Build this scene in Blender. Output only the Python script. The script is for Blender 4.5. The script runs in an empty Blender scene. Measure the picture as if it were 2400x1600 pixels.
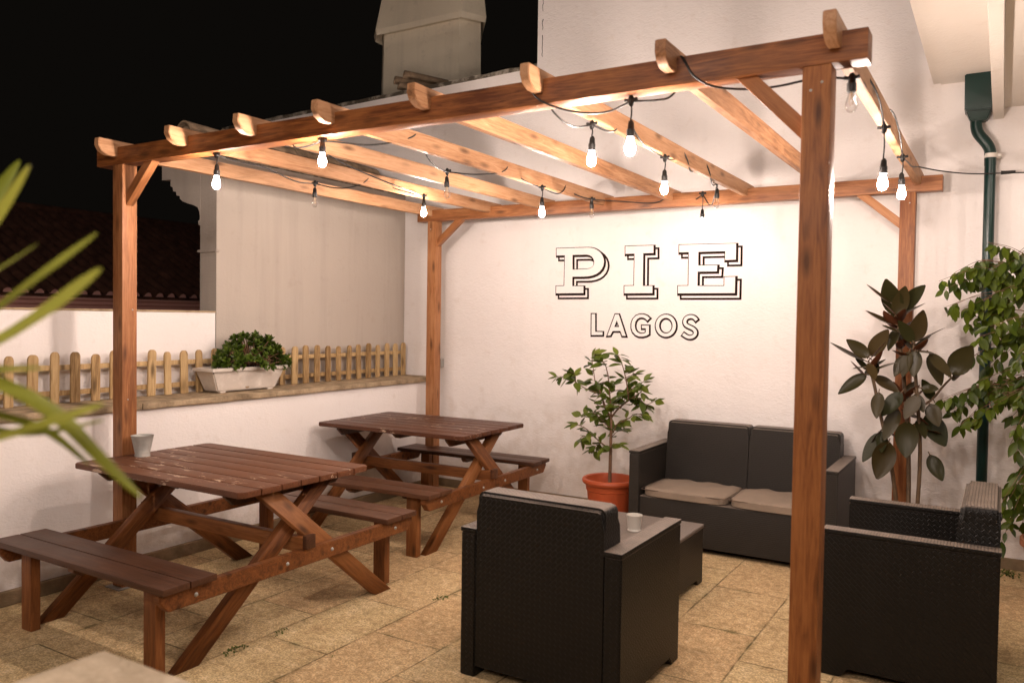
import bpy, bmesh, math, random
from mathutils import Vector, Matrix, noise
random.seed(7)
S = 1.125                     # the layout below is in units of 1.125 m; everything is scaled to metres at the end
EXPO = 1.0
LETTERS = [["P", 1, [[-2.4502, 1.9128], [-2.1934, 1.912], [-2.1663, 1.9099], [-2.1392, 1.9042], [-2.1122, 1.8918], [-2.0884, 1.8741], [-2.07, 1.8511], [-2.0589, 1.8261], [-2.0558, 1.8018], [-2.0599, 1.7765], [-2.0721, 1.7513], [-2.0916, 1.7304], [-2.1154, 1.7156], [-2.1488, 1.7039], [-2.1826, 1.6983], [-2.2166, 1.6969], [-2.3115, 1.6976], [-2.3103, 1.6301], [-2.2187, 1.6294], [-2.2177, 1.576], [-2.4476, 1.5748], [-2.4486, 1.6312], [-2.3801, 1.6325], [-2.3787, 1.8577], [-2.4492, 1.8584]], [[-2.3125, 1.859], [-2.1958, 1.8577], [-2.1754, 1.8534], [-2.1562, 1.8425], [-2.1424, 1.8257], [-2.1359, 1.8036], [-2.1389, 1.783], [-2.1501, 1.768], [-2.1668, 1.7592], [-2.1904, 1.7541], [-2.3105, 1.7527]]], ["I", 1, [[-1.8927, 1.9112], [-1.678, 1.9099], [-1.6768, 1.855], [-1.7535, 1.8554], [-1.7514, 1.6275], [-1.6801, 1.627], [-1.679, 1.5742], [-1.8942, 1.5731], [-1.8953, 1.6287], [-1.821, 1.6293], [-1.8211, 1.8544], [-1.8915, 1.8546]], None], ["E", 1, [[-1.4922, 1.9071], [-1.0972, 1.903], [-1.0964, 1.794], [-1.1703, 1.7936], [-1.1705, 1.8527], [-1.354, 1.8536], [-1.352, 1.7628], [-1.2206, 1.7618], [-1.2225, 1.7187], [-1.3551, 1.7192], [-1.3548, 1.6244], [-1.1721, 1.6223], [-1.1723, 1.6826], [-1.0978, 1.6833], [-1.0981, 1.5724], [-1.494, 1.5719], [-1.4952, 1.6255], [-1.4207, 1.626], [-1.4227, 1.8534], [-1.4911, 1.8542]], None], ["L", 0, [[-2.1502, 1.4241], [-2.1212, 1.4244], [-2.1187, 1.2944], [-2.0591, 1.2944], [-2.0594, 1.2719], [-2.1486, 1.2692]], None], ["A", 0, [[-1.9627, 1.4236], [-1.934, 1.4239], [-1.8765, 1.2691], [-1.9049, 1.2696], [-1.9186, 1.3035], [-1.9799, 1.3022], [-1.9971, 1.2698], [-2.0214, 1.268]], [[-1.9488, 1.3792], [-1.9296, 1.3333], [-1.9674, 1.3326]]], ["G", 0, [[-1.6966, 1.3993], [-1.7175, 1.4167], [-1.746, 1.4258], [-1.7743, 1.4255], [-1.8026, 1.4146], [-1.8245, 1.3917], [-1.8347, 1.3618], [-1.8353, 1.329], [-1.8245, 1.2995], [-1.803, 1.278], [-1.7774, 1.2679], [-1.749, 1.2674], [-1.7208, 1.274], [-1.7004, 1.2857], [-1.7017, 1.3475], [-1.7557, 1.3465], [-1.7552, 1.3264], [-1.7251, 1.327], [-1.7257, 1.2975], [-1.7432, 1.29], [-1.7684, 1.2894], [-1.7908, 1.3002], [-1.8039, 1.3195], [-1.8088, 1.3444], [-1.8049, 1.3712], [-1.7907, 1.3922], [-1.7694, 1.4031], [-1.7455, 1.4022], [-1.7277, 1.3942], [-1.7149, 1.3814]], None], ["O", 0, [[-1.5031, 1.3498], [-1.5038, 1.3377], [-1.5062, 1.3259], [-1.5104, 1.3147], [-1.5162, 1.3043], [-1.5235, 1.2949], [-1.5321, 1.2869], [-1.5419, 1.2803], [-1.5525, 1.2754], [-1.5638, 1.2723], [-1.5754, 1.2711], [-1.5871, 1.2718], [-1.5985, 1.2743], [-1.6095, 1.2787], [-1.6197, 1.2849], [-1.6288, 1.2926], [-1.6366, 1.3017], [-1.643, 1.312], [-1.6478, 1.3232], [-1.6508, 1.335], [-1.652, 1.3471], [-1.6513, 1.3593], [-1.6488, 1.3713], [-1.6445, 1.3826], [-1.6386, 1.3931], [-1.6311, 1.4025], [-1.6223, 1.4105], [-1.6124, 1.417], [-1.6016, 1.4218], [-1.5903, 1.4247], [-1.5787, 1.4258], [-1.567, 1.425], [-1.5557, 1.4222], [-1.5448, 1.4177], [-1.5348, 1.4115], [-1.5258, 1.4038], [-1.5181, 1.3947], [-1.5119, 1.3845], [-1.5072, 1.3734], [-1.5043, 1.3618]], [[-1.5285, 1.3493], [-1.5289, 1.3409], [-1.5305, 1.3326], [-1.5332, 1.3248], [-1.537, 1.3175], [-1.5418, 1.3109], [-1.5475, 1.3053], [-1.5539, 1.3008], [-1.5609, 1.2974], [-1.5683, 1.2952], [-1.5759, 1.2944], [-1.5836, 1.2949], [-1.5911, 1.2967], [-1.5982, 1.2998], [-1.6049, 1.3041], [-1.6109, 1.3095], [-1.616, 1.3159], [-1.6202, 1.323], [-1.6233, 1.3309], [-1.6253, 1.3391], [-1.6261, 1.3476], [-1.6256, 1.3561], [-1.624, 1.3644], [-1.6212, 1.3723], [-1.6173, 1.3797], [-1.6125, 1.3862], [-1.6067, 1.3918], [-1.6003, 1.3964], [-1.5932, 1.3997], [-1.5858, 1.4018], [-1.5782, 1.4025], [-1.5705, 1.402], [-1.5631, 1.4001], [-1.556, 1.3969], [-1.5494, 1.3926], [-1.5435, 1.3872], [-1.5384, 1.3808], [-1.5343, 1.3737], [-1.5312, 1.3659], [-1.5292, 1.3577]]], ["S", 0, [[-1.3653, 1.3825], [-1.3655, 1.3828], [-1.366, 1.3834], [-1.3668, 1.3843], [-1.3679, 1.3856], [-1.3692, 1.3871], [-1.3708, 1.3889], [-1.3726, 1.3911], [-1.3744, 1.3932], [-1.3761, 1.3948], [-1.3778, 1.3963], [-1.3797, 1.3976], [-1.3816, 1.3988], [-1.3838, 1.3998], [-1.3861, 1.4007], [-1.3886, 1.4015], [-1.3913, 1.4021], [-1.394, 1.4025], [-1.3967, 1.4028], [-1.3994, 1.4028], [-1.4021, 1.4026], [-1.4049, 1.4022], [-1.4078, 1.4017], [-1.4107, 1.4009], [-1.4137, 1.3998], [-1.4163, 1.3987], [-1.4186, 1.3975], [-1.4206, 1.3962], [-1.4224, 1.3948], [-1.424, 1.3933], [-1.4253, 1.3916], [-1.4265, 1.3898], [-1.4277, 1.3878], [-1.4286, 1.3857], [-1.4293, 1.3837], [-1.4297, 1.3818], [-1.43, 1.3799], [-1.4301, 1.3781], [-1.43, 1.3763], [-1.4297, 1.3745], [-1.4293, 1.3726], [-1.4286, 1.3709], [-1.4279, 1.3694], [-1.4269, 1.3679], [-1.4258, 1.3664], [-1.4245, 1.3651], [-1.4229, 1.3637], [-1.4211, 1.3624], [-1.4188, 1.361], [-1.4161, 1.3594], [-1.4133, 1.3579], [-1.4104, 1.3564], [-1.4073, 1.355], [-1.4042, 1.3536], [-1.4009, 1.3523], [-1.3976, 1.3509], [-1.3937, 1.3495], [-1.3897, 1.3478], [-1.3857, 1.346], [-1.3819, 1.344], [-1.3782, 1.3418], [-1.3746, 1.3395], [-1.3712, 1.337], [-1.3679, 1.3343], [-1.3645, 1.3314], [-1.3614, 1.328], [-1.3587, 1.3245], [-1.3564, 1.3206], [-1.3547, 1.3166], [-1.3534, 1.3123], [-1.3527, 1.308], [-1.3526, 1.3036], [-1.353, 1.2991], [-1.3539, 1.2949], [-1.3553, 1.2907], [-1.3571, 1.2868], [-1.3594, 1.283], [-1.3621, 1.2795], [-1.3652, 1.2763], [-1.3687, 1.2733], [-1.3724, 1.2705], [-1.3763, 1.2681], [-1.3803, 1.2661], [-1.3844, 1.2643], [-1.3887, 1.263], [-1.3931, 1.2619], [-1.3976, 1.2613], [-1.4021, 1.261], [-1.4067, 1.261], [-1.4115, 1.2615], [-1.4162, 1.2624], [-1.4209, 1.2636], [-1.4255, 1.2652], [-1.4302, 1.2671], [-1.4348, 1.2694], [-1.4395, 1.272], [-1.4439, 1.2748], [-1.4475, 1.2771], [-1.4506, 1.279], [-1.4532, 1.2807], [-1.4553, 1.282], [-1.4569, 1.283], [-1.4579, 1.2837], [-1.4584, 1.284], [-1.4459, 1.3023], [-1.4454, 1.3019], [-1.4444, 1.3013], [-1.4428, 1.3003], [-1.4407, 1.299], [-1.4381, 1.2973], [-1.435, 1.2953], [-1.4314, 1.293], [-1.4275, 1.2906], [-1.424, 1.2885], [-1.4205, 1.2869], [-1.4172, 1.2855], [-1.4141, 1.2844], [-1.411, 1.2836], [-1.4081, 1.2831], [-1.4053, 1.2828], [-1.4026, 1.2827], [-1.3999, 1.2829], [-1.3973, 1.2833], [-1.3948, 1.2839], [-1.3923, 1.2847], [-1.3899, 1.2857], [-1.3875, 1.2869], [-1.3851, 1.2884], [-1.3828, 1.2901], [-1.3808, 1.2917], [-1.3792, 1.2934], [-1.3779, 1.2951], [-1.3769, 1.2968], [-1.3761, 1.2985], [-1.3755, 1.3003], [-1.3751, 1.3022], [-1.3749, 1.3042], [-1.375, 1.306], [-1.3752, 1.3077], [-1.3757, 1.3093], [-1.3764, 1.3109], [-1.3773, 1.3126], [-1.3786, 1.3142], [-1.3803, 1.316], [-1.3825, 1.3179], [-1.385, 1.3199], [-1.3875, 1.3217], [-1.3902, 1.3235], [-1.393, 1.3251], [-1.3959, 1.3266], [-1.3989, 1.3281], [-1.4021, 1.3294], [-1.4057, 1.3307], [-1.4095, 1.3322], [-1.4133, 1.3337], [-1.4169, 1.3353], [-1.4205, 1.337], [-1.4239, 1.3387], [-1.4273, 1.3405], [-1.4305, 1.3424], [-1.4339, 1.3444], [-1.4372, 1.3469], [-1.4403, 1.3496], [-1.4431, 1.3525], [-1.4456, 1.3557], [-1.4478, 1.3591], [-1.4495, 1.3627], [-1.4509, 1.3664], [-1.4519, 1.3703], [-1.4525, 1.3742], [-1.4527, 1.3781], [-1.4525, 1.3821], [-1.452, 1.386], [-1.451, 1.3898], [-1.4497, 1.3936], [-1.4481, 1.3973], [-1.446, 1.401], [-1.4436, 1.4046], [-1.4407, 1.4079], [-1.4376, 1.411], [-1.4341, 1.4137], [-1.4304, 1.4161], [-1.4264, 1.4183], [-1.4221, 1.4201], [-1.4177, 1.4216], [-1.4134, 1.4228], [-1.409, 1.4237], [-1.4046, 1.4243], [-1.4002, 1.4245], [-1.3958, 1.4245], [-1.3914, 1.4241], [-1.3871, 1.4234], [-1.3828, 1.4224], [-1.3787, 1.4211], [-1.3748, 1.4196], [-1.371, 1.4177], [-1.3674, 1.4156], [-1.364, 1.4132], [-1.3609, 1.4106], [-1.3579, 1.4077], [-1.3555, 1.4049], [-1.3537, 1.4027], [-1.3521, 1.4009], [-1.3508, 1.3993], [-1.3498, 1.3981], [-1.349, 1.3972], [-1.3484, 1.3966], [-1.3482, 1.3962]], None]]
TREE = [[0.013, [[-1.759, 2.45, 0.34], [-1.755, 2.45, 0.492], [-1.755, 2.45, 0.642], [-1.754, 2.45, 0.737]]], [0.011, [[-1.757, 2.45, 0.737], [-1.794, 2.45, 0.79], [-1.821, 2.45, 0.859], [-1.844, 2.45, 0.918]]], [0.006, [[-1.754, 2.45, 0.737], [-1.762, 2.442, 0.864], [-1.772, 2.434, 1.006], [-1.796, 2.427, 1.1], [-1.825, 2.419, 1.114]]], [0.007, [[-1.752, 2.45, 0.745], [-1.711, 2.456, 0.803], [-1.639, 2.462, 0.862], [-1.567, 2.469, 0.913], [-1.554, 2.475, 0.929]]], [0.005, [[-1.634, 2.45, 0.864], [-1.654, 2.458, 0.979], [-1.678, 2.465, 1.056], [-1.703, 2.473, 1.117], [-1.729, 2.48, 1.155]]], [0.004, [[-1.839, 2.45, 0.89], [-1.915, 2.424, 0.915], [-1.991, 2.398, 0.961], [-2.033, 2.372, 1.004], [-2.104, 2.346, 0.998]]], [0.004, [[-2.018, 2.45, 0.952], [-1.998, 2.392, 1.021], [-2.005, 2.333, 1.039]]], [0.004, [[-1.847, 2.45, 0.866], [-1.885, 2.47, 0.958], [-1.91, 2.49, 1.052], [-1.934, 2.511, 1.123], [-1.926, 2.531, 1.147]]], [0.005, [[-1.764, 2.45, 0.53], [-1.817, 2.436, 0.571], [-1.868, 2.421, 0.612], [-1.919, 2.407, 0.665], [-1.983, 2.392, 0.685]]], [0.003, [[-1.882, 2.45, 0.607], [-1.95, 2.418, 0.605], [-1.956, 2.386, 0.584]]], [0.003, [[-1.824, 2.45, 0.568], [-1.895, 2.509, 0.534], [-1.95, 2.569, 0.497]]], [0.004, [[-1.767, 2.45, 0.673], [-1.817, 2.448, 0.717], [-1.852, 2.445, 0.746], [-1.886, 2.443, 0.768]]], [0.004, [[-1.854, 2.45, 0.746], [-1.925, 2.49, 0.72], [-1.999, 2.531, 0.727]]], [0.004, [[-1.738, 2.45, 0.644], [-1.714, 2.449, 0.709], [-1.638, 2.447, 0.739], [-1.588, 2.446, 0.781], [-1.538, 2.444, 0.778]]], [0.003, [[-1.559, 2.45, 0.884], [-1.524, 2.467, 0.835], [-1.47, 2.483, 0.864]]], [0.003, [[-1.691, 2.45, 0.805], [-1.615, 2.422, 0.937], [-1.53, 2.394, 0.982], [-1.495, 2.366, 1.001]]], [0.003, [[-1.662, 2.45, 1.01], [-1.619, 2.466, 1.027], [-1.601, 2.482, 1.039]]], [0.003, [[-1.751, 2.45, 0.611], [-1.733, 2.494, 0.647], [-1.722, 2.538, 0.647]]], [0.003, [[-1.754, 2.45, 0.539], [-1.73, 2.453, 0.565], [-1.706, 2.456, 0.571]]], [0.003, [[-1.785, 2.45, 0.98], [-1.854, 2.479, 0.959], [-1.929, 2.508, 0.953]]], [0.003, [[-1.766, 2.45, 0.902], [-1.72, 2.471, 0.927], [-1.678, 2.491, 0.921]]], [0.003, [[-1.794, 2.45, 0.798], [-1.822, 2.398, 0.816], [-1.832, 2.345, 0.851]]], [0.003, [[-1.596, 2.45, 0.882], [-1.555, 2.481, 0.859], [-1.554, 2.512, 0.801]]], [0.003, [[-1.76, 2.45, 0.816], [-1.714, 2.461, 0.85], [-1.686, 2.472, 0.898]]]]
RSTEM = [[0.011, [[-0.02, 2.3, 0.465], [-0.061, 2.3, 0.68], [-0.109, 2.3, 0.862], [-0.158, 2.3, 1.094], [-0.185, 2.3, 1.171]]], [0.012, [[0.046, 2.42, 0.451], [0.019, 2.42, 0.671], [-0.012, 2.42, 1.039], [-0.047, 2.42, 1.306], [-0.066, 2.42, 1.433]]], [0.011, [[0.1, 2.36, 0.469], [0.08, 2.36, 0.686], [0.06, 2.36, 0.931], [0.04, 2.36, 1.139], [0.03, 2.36, 1.286]]], [0.007, [[0.061, 2.38, 0.937], [0.126, 2.38, 0.988], [0.171, 2.38, 1.06], [0.211, 2.38, 1.108]]]]
RLEAF = [[[-0.197, 2.32, 1.181], [-0.375, 2.27, 1.272], 0.22], [[-0.179, 2.29, 1.203], [-0.278, 2.24, 1.299], 0.42], [[-0.184, 2.34, 1.209], [-0.09, 2.29, 1.354], 0.42], [[-0.172, 2.28, 1.196], [-0.087, 2.23, 1.3], 0.3], [[-0.19, 2.27, 1.152], [-0.249, 2.22, 1.148], 0.3], [[-0.172, 2.35, 1.11], [-0.131, 2.3, 1.169], 0.4], [[-0.163, 2.28, 1.13], [-0.048, 2.23, 1.196], 0.2], [[-0.188, 2.28, 1.113], [-0.319, 2.23, 1.014], 0.32], [[-0.154, 2.32, 1.1], [-0.025, 2.27, 1.037], 0.36], [[-0.167, 2.22, 1.175], [-0.127, 2.17, 1.095], 0.4], [[-0.063, 2.42, 1.425], [-0.111, 2.37, 1.628], 0.45], [[-0.057, 2.38, 1.432], [-0.017, 2.33, 1.587], 0.42], [[-0.084, 2.38, 1.495], [-0.2, 2.33, 1.596], 0.22], [[-0.046, 2.44, 1.465], [0.076, 2.39, 1.59], 0.4], [[-0.037, 2.36, 1.432], [0.081, 2.31, 1.5], 0.22], [[-0.058, 2.32, 1.432], [-0.104, 2.27, 1.508], 0.3], [[-0.056, 2.38, 1.379], [-0.21, 2.33, 1.45], 0.2], [[-0.038, 2.32, 1.343], [-0.117, 2.27, 1.38], 0.24], [[0.029, 2.38, 1.289], [0.076, 2.33, 1.455], 0.42], [[0.031, 2.36, 1.287], [0.175, 2.31, 1.378], 0.26], [[0.033, 2.32, 1.291], [-0.038, 2.27, 1.401], 0.4], [[-0.051, 2.37, 1.362], [-0.092, 2.32, 1.256], 0.35], [[0.048, 2.32, 1.247], [0.133, 2.27, 1.238], 0.3], [[0.111, 2.3, 1.236], [0.219, 2.25, 1.13], 0.3], [[0.21, 2.32, 1.13], [0.303, 2.27, 1.279], 0.55], [[0.106, 2.38, 1.226], [0.177, 2.33, 1.085], 0.4], [[0.015, 2.3, 1.241], [-0.018, 2.25, 1.115], 0.4], [[0.041, 2.32, 1.249], [0.042, 2.27, 1.121], 0.45], [[-0.014, 2.32, 1.216], [-0.048, 2.27, 1.116], 0.4], [[0.129, 2.38, 0.988], [0.082, 2.33, 1.093], 0.42], [[0.114, 2.36, 0.966], [0.16, 2.31, 0.867], 0.55], [[0.1, 2.38, 0.909], [0.193, 2.33, 0.749], 0.5], [[-0.015, 2.28, 1.025], [-0.105, 2.23, 0.908], 0.45], [[-0.033, 2.3, 0.937], [-0.09, 2.25, 0.768], 0.4], [[0.018, 2.26, 0.876], [0.021, 2.21, 0.692], 0.5], [[-0.114, 2.3, 0.802], [-0.19, 2.25, 0.641], 0.32], [[-0.066, 2.26, 0.761], [-0.108, 2.21, 0.57], 0.5], [[0.049, 2.3, 1.02], [0.096, 2.25, 0.936], 0.4], [[-0.122, 2.26, 1.02], [-0.127, 2.21, 0.9], 0.45], [[0.064, 2.28, 1.015], [0.01, 2.23, 0.901], 0.45], [[0.12, 2.38, 0.693], [0.187, 2.33, 0.577], 0.45], [[0.074, 2.32, 1.051], [0.158, 2.27, 1.051], 0.4], [[0.211, 2.38, 1.108], [0.252, 2.33, 1.135], 0.5]]
YUCCA = [[[[-0.895, -1.96, 1.274], [-0.717, -1.941, 1.399], [-0.584, -1.939, 1.486], [-0.496, -1.942, 1.549]], 0.03], [[[-0.895, -1.96, 1.274], [-0.794, -1.892, 1.453], [-0.714, -1.839, 1.592]], 0.02], [[[-0.895, -1.96, 1.274], [-0.617, -1.962, 1.404], [-0.435, -1.967, 1.458]], 0.013], [[[-0.895, -1.96, 1.274], [-0.68, -1.944, 1.345], [-0.496, -1.947, 1.416], [-0.372, -1.94, 1.469]], 0.021], [[[-0.895, -1.96, 1.274], [-0.615, -1.963, 1.327], [-0.435, -1.97, 1.38], [-0.329, -1.962, 1.43]], 0.032], [[[-0.895, -1.96, 1.274], [-0.504, -2.013, 1.324], [-0.325, -2.021, 1.335]], 0.012], [[[-0.895, -1.96, 1.274], [-0.636, -1.977, 1.322], [-0.522, -1.966, 1.311], [-0.433, -1.948, 1.28], [-0.372, -1.937, 1.235], [-0.325, -1.921, 1.196]], 0.017], [[[-0.895, -1.96, 1.274], [-0.62, -1.97, 1.22], [-0.44, -1.976, 1.264], [-0.368, -1.967, 1.284], [-0.323, -1.963, 1.297]], 0.018], [[[-0.895, -1.96, 1.274], [-0.668, -1.939, 1.27], [-0.543, -1.922, 1.259], [-0.492, -1.915, 1.245], [-0.449, -1.902, 1.214]], 0.01], [[[-0.895, -1.96, 1.274], [-0.668, -1.94, 1.254], [-0.542, -1.922, 1.239], [-0.436, -1.892, 1.265]], 0.009], [[[-0.895, -1.96, 1.274], [-0.885, -1.948, 1.452], [-0.879, -1.939, 1.612]], 0.03], [[[-0.895, -1.96, 1.274], [-1.087, -1.954, 1.424], [-1.307, -1.966, 1.544]], 0.03], [[[-0.895, -1.96, 1.274], [-1.111, -1.973, 1.294], [-1.358, -2.007, 1.25]], 0.03], [[[-0.895, -1.96, 1.274], [-0.64, -2.04, 1.247], [-0.5, -2.074, 1.177]], 0.03], [[[-0.895, -1.96, 1.274], [-0.852, -2.051, 1.256], [-0.761, -2.117, 1.148]], 0.03], [[[-0.895, -1.96, 1.274], [-1.172, -1.888, 1.428], [-1.451, -1.818, 1.595]], 0.03]]
CAM = {"f": 1859.4050774707111, "yaw": 0.5448933678919291, "pitch": -0.029268211225368008, "roll": 0.014589640723939756, "loc": [0.4342734125050679, -2.4368377990624914, 1.3879032929350257]}

C = bpy.context.scene.collection
sc = bpy.context.scene
PI = math.pi
WM = {}                       # world matrix of every object made here

# ------------------------------------------------------------------ materials
def mat_base(name, rough=.6, spec=.3):
    m = bpy.data.materials.new(name); m.use_nodes = True
    nt = m.node_tree; b = nt.nodes['Principled BSDF']
    b.inputs['Roughness'].default_value = rough
    b.inputs['Specular IOR Level'].default_value = spec
    return m, nt, b
def N(nt, t, **k):
    n = nt.nodes.new(t)
    for a, v in k.items():
        if a in n.inputs: n.inputs[a].default_value = v
        else: setattr(n, a, v)
    return n
def ramp(nt, fac, stops):
    r = N(nt, 'ShaderNodeValToRGB'); e = r.color_ramp.elements
    while len(e) < len(stops): e.new(.5)
    for i, (p, c) in enumerate(stops): e[i].position = p; e[i].color = (*c, 1)
    nt.links.new(fac, r.inputs[0]); return r.outputs[0]
def noise_tex(nt, vec, scale, detail=4, rough=.55, dist=0):
    n = N(nt, 'ShaderNodeTexNoise'); n.inputs['Scale'].default_value = scale; n.inputs['Detail'].default_value = detail
    n.inputs['Roughness'].default_value = rough; n.inputs['Distortion'].default_value = dist
    if vec: nt.links.new(vec, n.inputs['Vector'])
    return n.outputs['Fac']
def mapping(nt, vec, scale=(1,1,1), loc=(0,0,0), rot=(0,0,0)):
    m = N(nt, 'ShaderNodeMapping'); m.inputs['Scale'].default_value = scale; m.inputs['Location'].default_value = loc
    m.inputs['Rotation'].default_value = rot; nt.links.new(vec, m.inputs[0]); return m.outputs[0]
def mix(nt, f, a, b, mode='MIX'):
    m = N(nt, 'ShaderNodeMix', data_type='RGBA', blend_type=mode)
    for i, v in ((0, f), (6, a), (7, b)):
        if hasattr(v, 'is_linked'): nt.links.new(v, m.inputs[i])
        elif i == 0: m.inputs[0].default_value = v
        else: m.inputs[i].default_value = (*v, 1)
    return m.outputs[2]
def math_n(nt, op, a, b=0):
    m = N(nt, 'ShaderNodeMath', operation=op)
    for i, v in ((0, a), (1, b)):
        if hasattr(v, 'is_linked'): nt.links.new(v, m.inputs[i])
        else: m.inputs[i].default_value = v
    return m.outputs[0]
def bump(nt, b, h, strength=.3, dist=.005):
    n = N(nt, 'ShaderNodeBump'); n.inputs['Strength'].default_value = strength; n.inputs['Distance'].default_value = dist
    nt.links.new(h, n.inputs['Height']); nt.links.new(n.outputs[0], b.inputs['Normal'])
def objco(nt, rnd=True):
    tc = N(nt, 'ShaderNodeTexCoord'); oi = N(nt, 'ShaderNodeObjectInfo')
    if not rnd: return tc.outputs['Object'], oi
    a = N(nt, 'ShaderNodeVectorMath', operation='ADD'); nt.links.new(tc.outputs['Object'], a.inputs[0])
    s = N(nt, 'ShaderNodeVectorMath', operation='SCALE'); s.inputs[0].default_value = (13, 29, 17); nt.links.new(oi.outputs['Random'], s.inputs['Scale'])
    nt.links.new(s.outputs[0], a.inputs[1]); return a.outputs[0], oi
def geopos(nt): return N(nt, 'ShaderNodeNewGeometry').outputs['Position']

def wood(name, dark, mid, light, rough=.55, knots=True, axis='X', wear=None, plankvar=False, spec=.3):
    m, nt, b = mat_base(name, rough, spec)
    v, oi = objco(nt)
    sc1 = {'X': (1.1, 14, 14), 'Y': (14, 1.1, 14), 'Z': (14, 14, 1.1)}[axis]
    f = noise_tex(nt, mapping(nt, v, sc1), 3.0, 6, .6, 1.2)
    f2 = noise_tex(nt, mapping(nt, v, tuple(4*a for a in sc1)), 3.0, 3, .6, .3)
    f3 = noise_tex(nt, v, 3.2, 3)
    s = math_n(nt, 'ADD', math_n(nt, 'MULTIPLY', f, .55), math_n(nt, 'MULTIPLY', f2, .25))
    s = math_n(nt, 'ADD', s, math_n(nt, 'MULTIPLY', f3, .22))
    s = math_n(nt, 'ADD', s, math_n(nt, 'MULTIPLY', math_n(nt, 'SUBTRACT', oi.outputs['Random'], .5), .2))
    col = ramp(nt, s, [(.34, dark), (.5, mid), (.66, light)])
    if knots:
        ks = {'X': (2.6, 9, 9), 'Y': (9, 2.6, 9), 'Z': (9, 9, 2.6)}[axis]
        vo = N(nt, 'ShaderNodeTexVoronoi'); vo.inputs['Scale'].default_value = 1.5; nt.links.new(mapping(nt, v, ks), vo.inputs['Vector'])
        k = ramp(nt, vo.outputs['Distance'], [(.08, (1,1,1)), (.27, (0,0,0))])
        col = mix(nt, math_n(nt, 'MULTIPLY', k, .75), col, tuple(a*.35 for a in dark))
    bl = ramp(nt, noise_tex(nt, mapping(nt, v, tuple(.45*a if a < 3 else .3*a for a in sc1)), 2.4, 5, .65, .5), [(.6,(0,0,0)),(.74,(1,1,1))])
    col = mix(nt, math_n(nt, 'MULTIPLY', bl, .62 if knots else .3), col, tuple(a*.45 for a in dark))
    if wear:
        w = ramp(nt, noise_tex(nt, mapping(nt, v, tuple(a*1.6 for a in (2.2, 9, 9))), 2.6, 4, .6, .6), [(.615, (0,0,0)), (.635, (1,1,1))])
        w2 = ramp(nt, noise_tex(nt, v, 2.1, 1), [(.5, (0,0,0)), (.56, (1,1,1))])
        col = mix(nt, math_n(nt, 'MULTIPLY', w, w2), col, wear)
    nt.links.new(col, b.inputs['Base Color'])
    r = math_n(nt, 'ADD', math_n(nt, 'MULTIPLY', f3, .3), rough - .15); nt.links.new(r, b.inputs['Roughness'])
    bump(nt, b, s, .35, .004)
    return m

def plaster(name, base, dirt=(.36,.27,.18), amount=.5, lowz=.25, streak=0, bumps=.35, rough=.85):
    m, nt, b = mat_base(name, rough, .2)
    p = geopos(nt)
    n1 = noise_tex(nt, p, 1.1, 4, .6); n2 = noise_tex(nt, p, 9, 5, .65); n3 = noise_tex(nt, p, 60, 3)
    col = mix(nt, math_n(nt, 'MULTIPLY', ramp(nt, n1, [(.35,(0,0,0)),(.75,(1,1,1))]), .25), base, tuple(a*.82 for a in base))
    sx = N(nt, 'ShaderNodeSeparateXYZ'); nt.links.new(p, sx.inputs[0])
    z = math_n(nt, 'SUBTRACT', 1, math_n(nt, 'DIVIDE', sx.outputs['Z'], lowz + .0001))
    z = N(nt, 'ShaderNodeClamp'); nt.links.new(math_n(nt, 'SUBTRACT', 1, math_n(nt, 'DIVIDE', sx.outputs['Z'], lowz)), z.inputs[0])
    d = ramp(nt, math_n(nt, 'ADD', math_n(nt, 'MULTIPLY', z.outputs[0], .35), n2), [(.58,(0,0,0)),(.85,(1,1,1))])
    col = mix(nt, math_n(nt, 'MULTIPLY', d, amount), col, dirt)
    if streak:
        st = ramp(nt, noise_tex(nt, mapping(nt, p, (5, 5, .35)), 1.4, 4, .6), [(.5,(0,0,0)),(.75,(1,1,1))])
        col = mix(nt, math_n(nt, 'MULTIPLY', st, streak), col, tuple(a*.5 for a in base))
    nt.links.new(col, b.inputs['Base Color'])
    n5 = noise_tex(nt, mapping(nt, p, (1, 1, 2.2)), 22, 3, .5, 1.5)
    bump(nt, b, math_n(nt, 'ADD', math_n(nt, 'ADD', n2, math_n(nt, 'MULTIPLY', n5, .7)), math_n(nt, 'MULTIPLY', n3, .35)), bumps*1.3, .007)
    return m

def simple(name, col, rough=.5, metal=0, spec=.4, var=.15, scale=8, bm=.1):
    m, nt, b = mat_base(name, rough, spec); b.inputs['Metallic'].default_value = metal
    v, oi = objco(nt)
    n = noise_tex(nt, v, scale, 5, .6)
    c = mix(nt, ramp(nt, n, [(.3,(0,0,0)),(.75,(1,1,1))]), tuple(a*(1-var) for a in col), tuple(min(1, a*(1+var)) for a in col))
    nt.links.new(c, b.inputs['Base Color'])
    if bm: bump(nt, b, noise_tex(nt, v, scale*6, 4), bm, .003)
    return m

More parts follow.
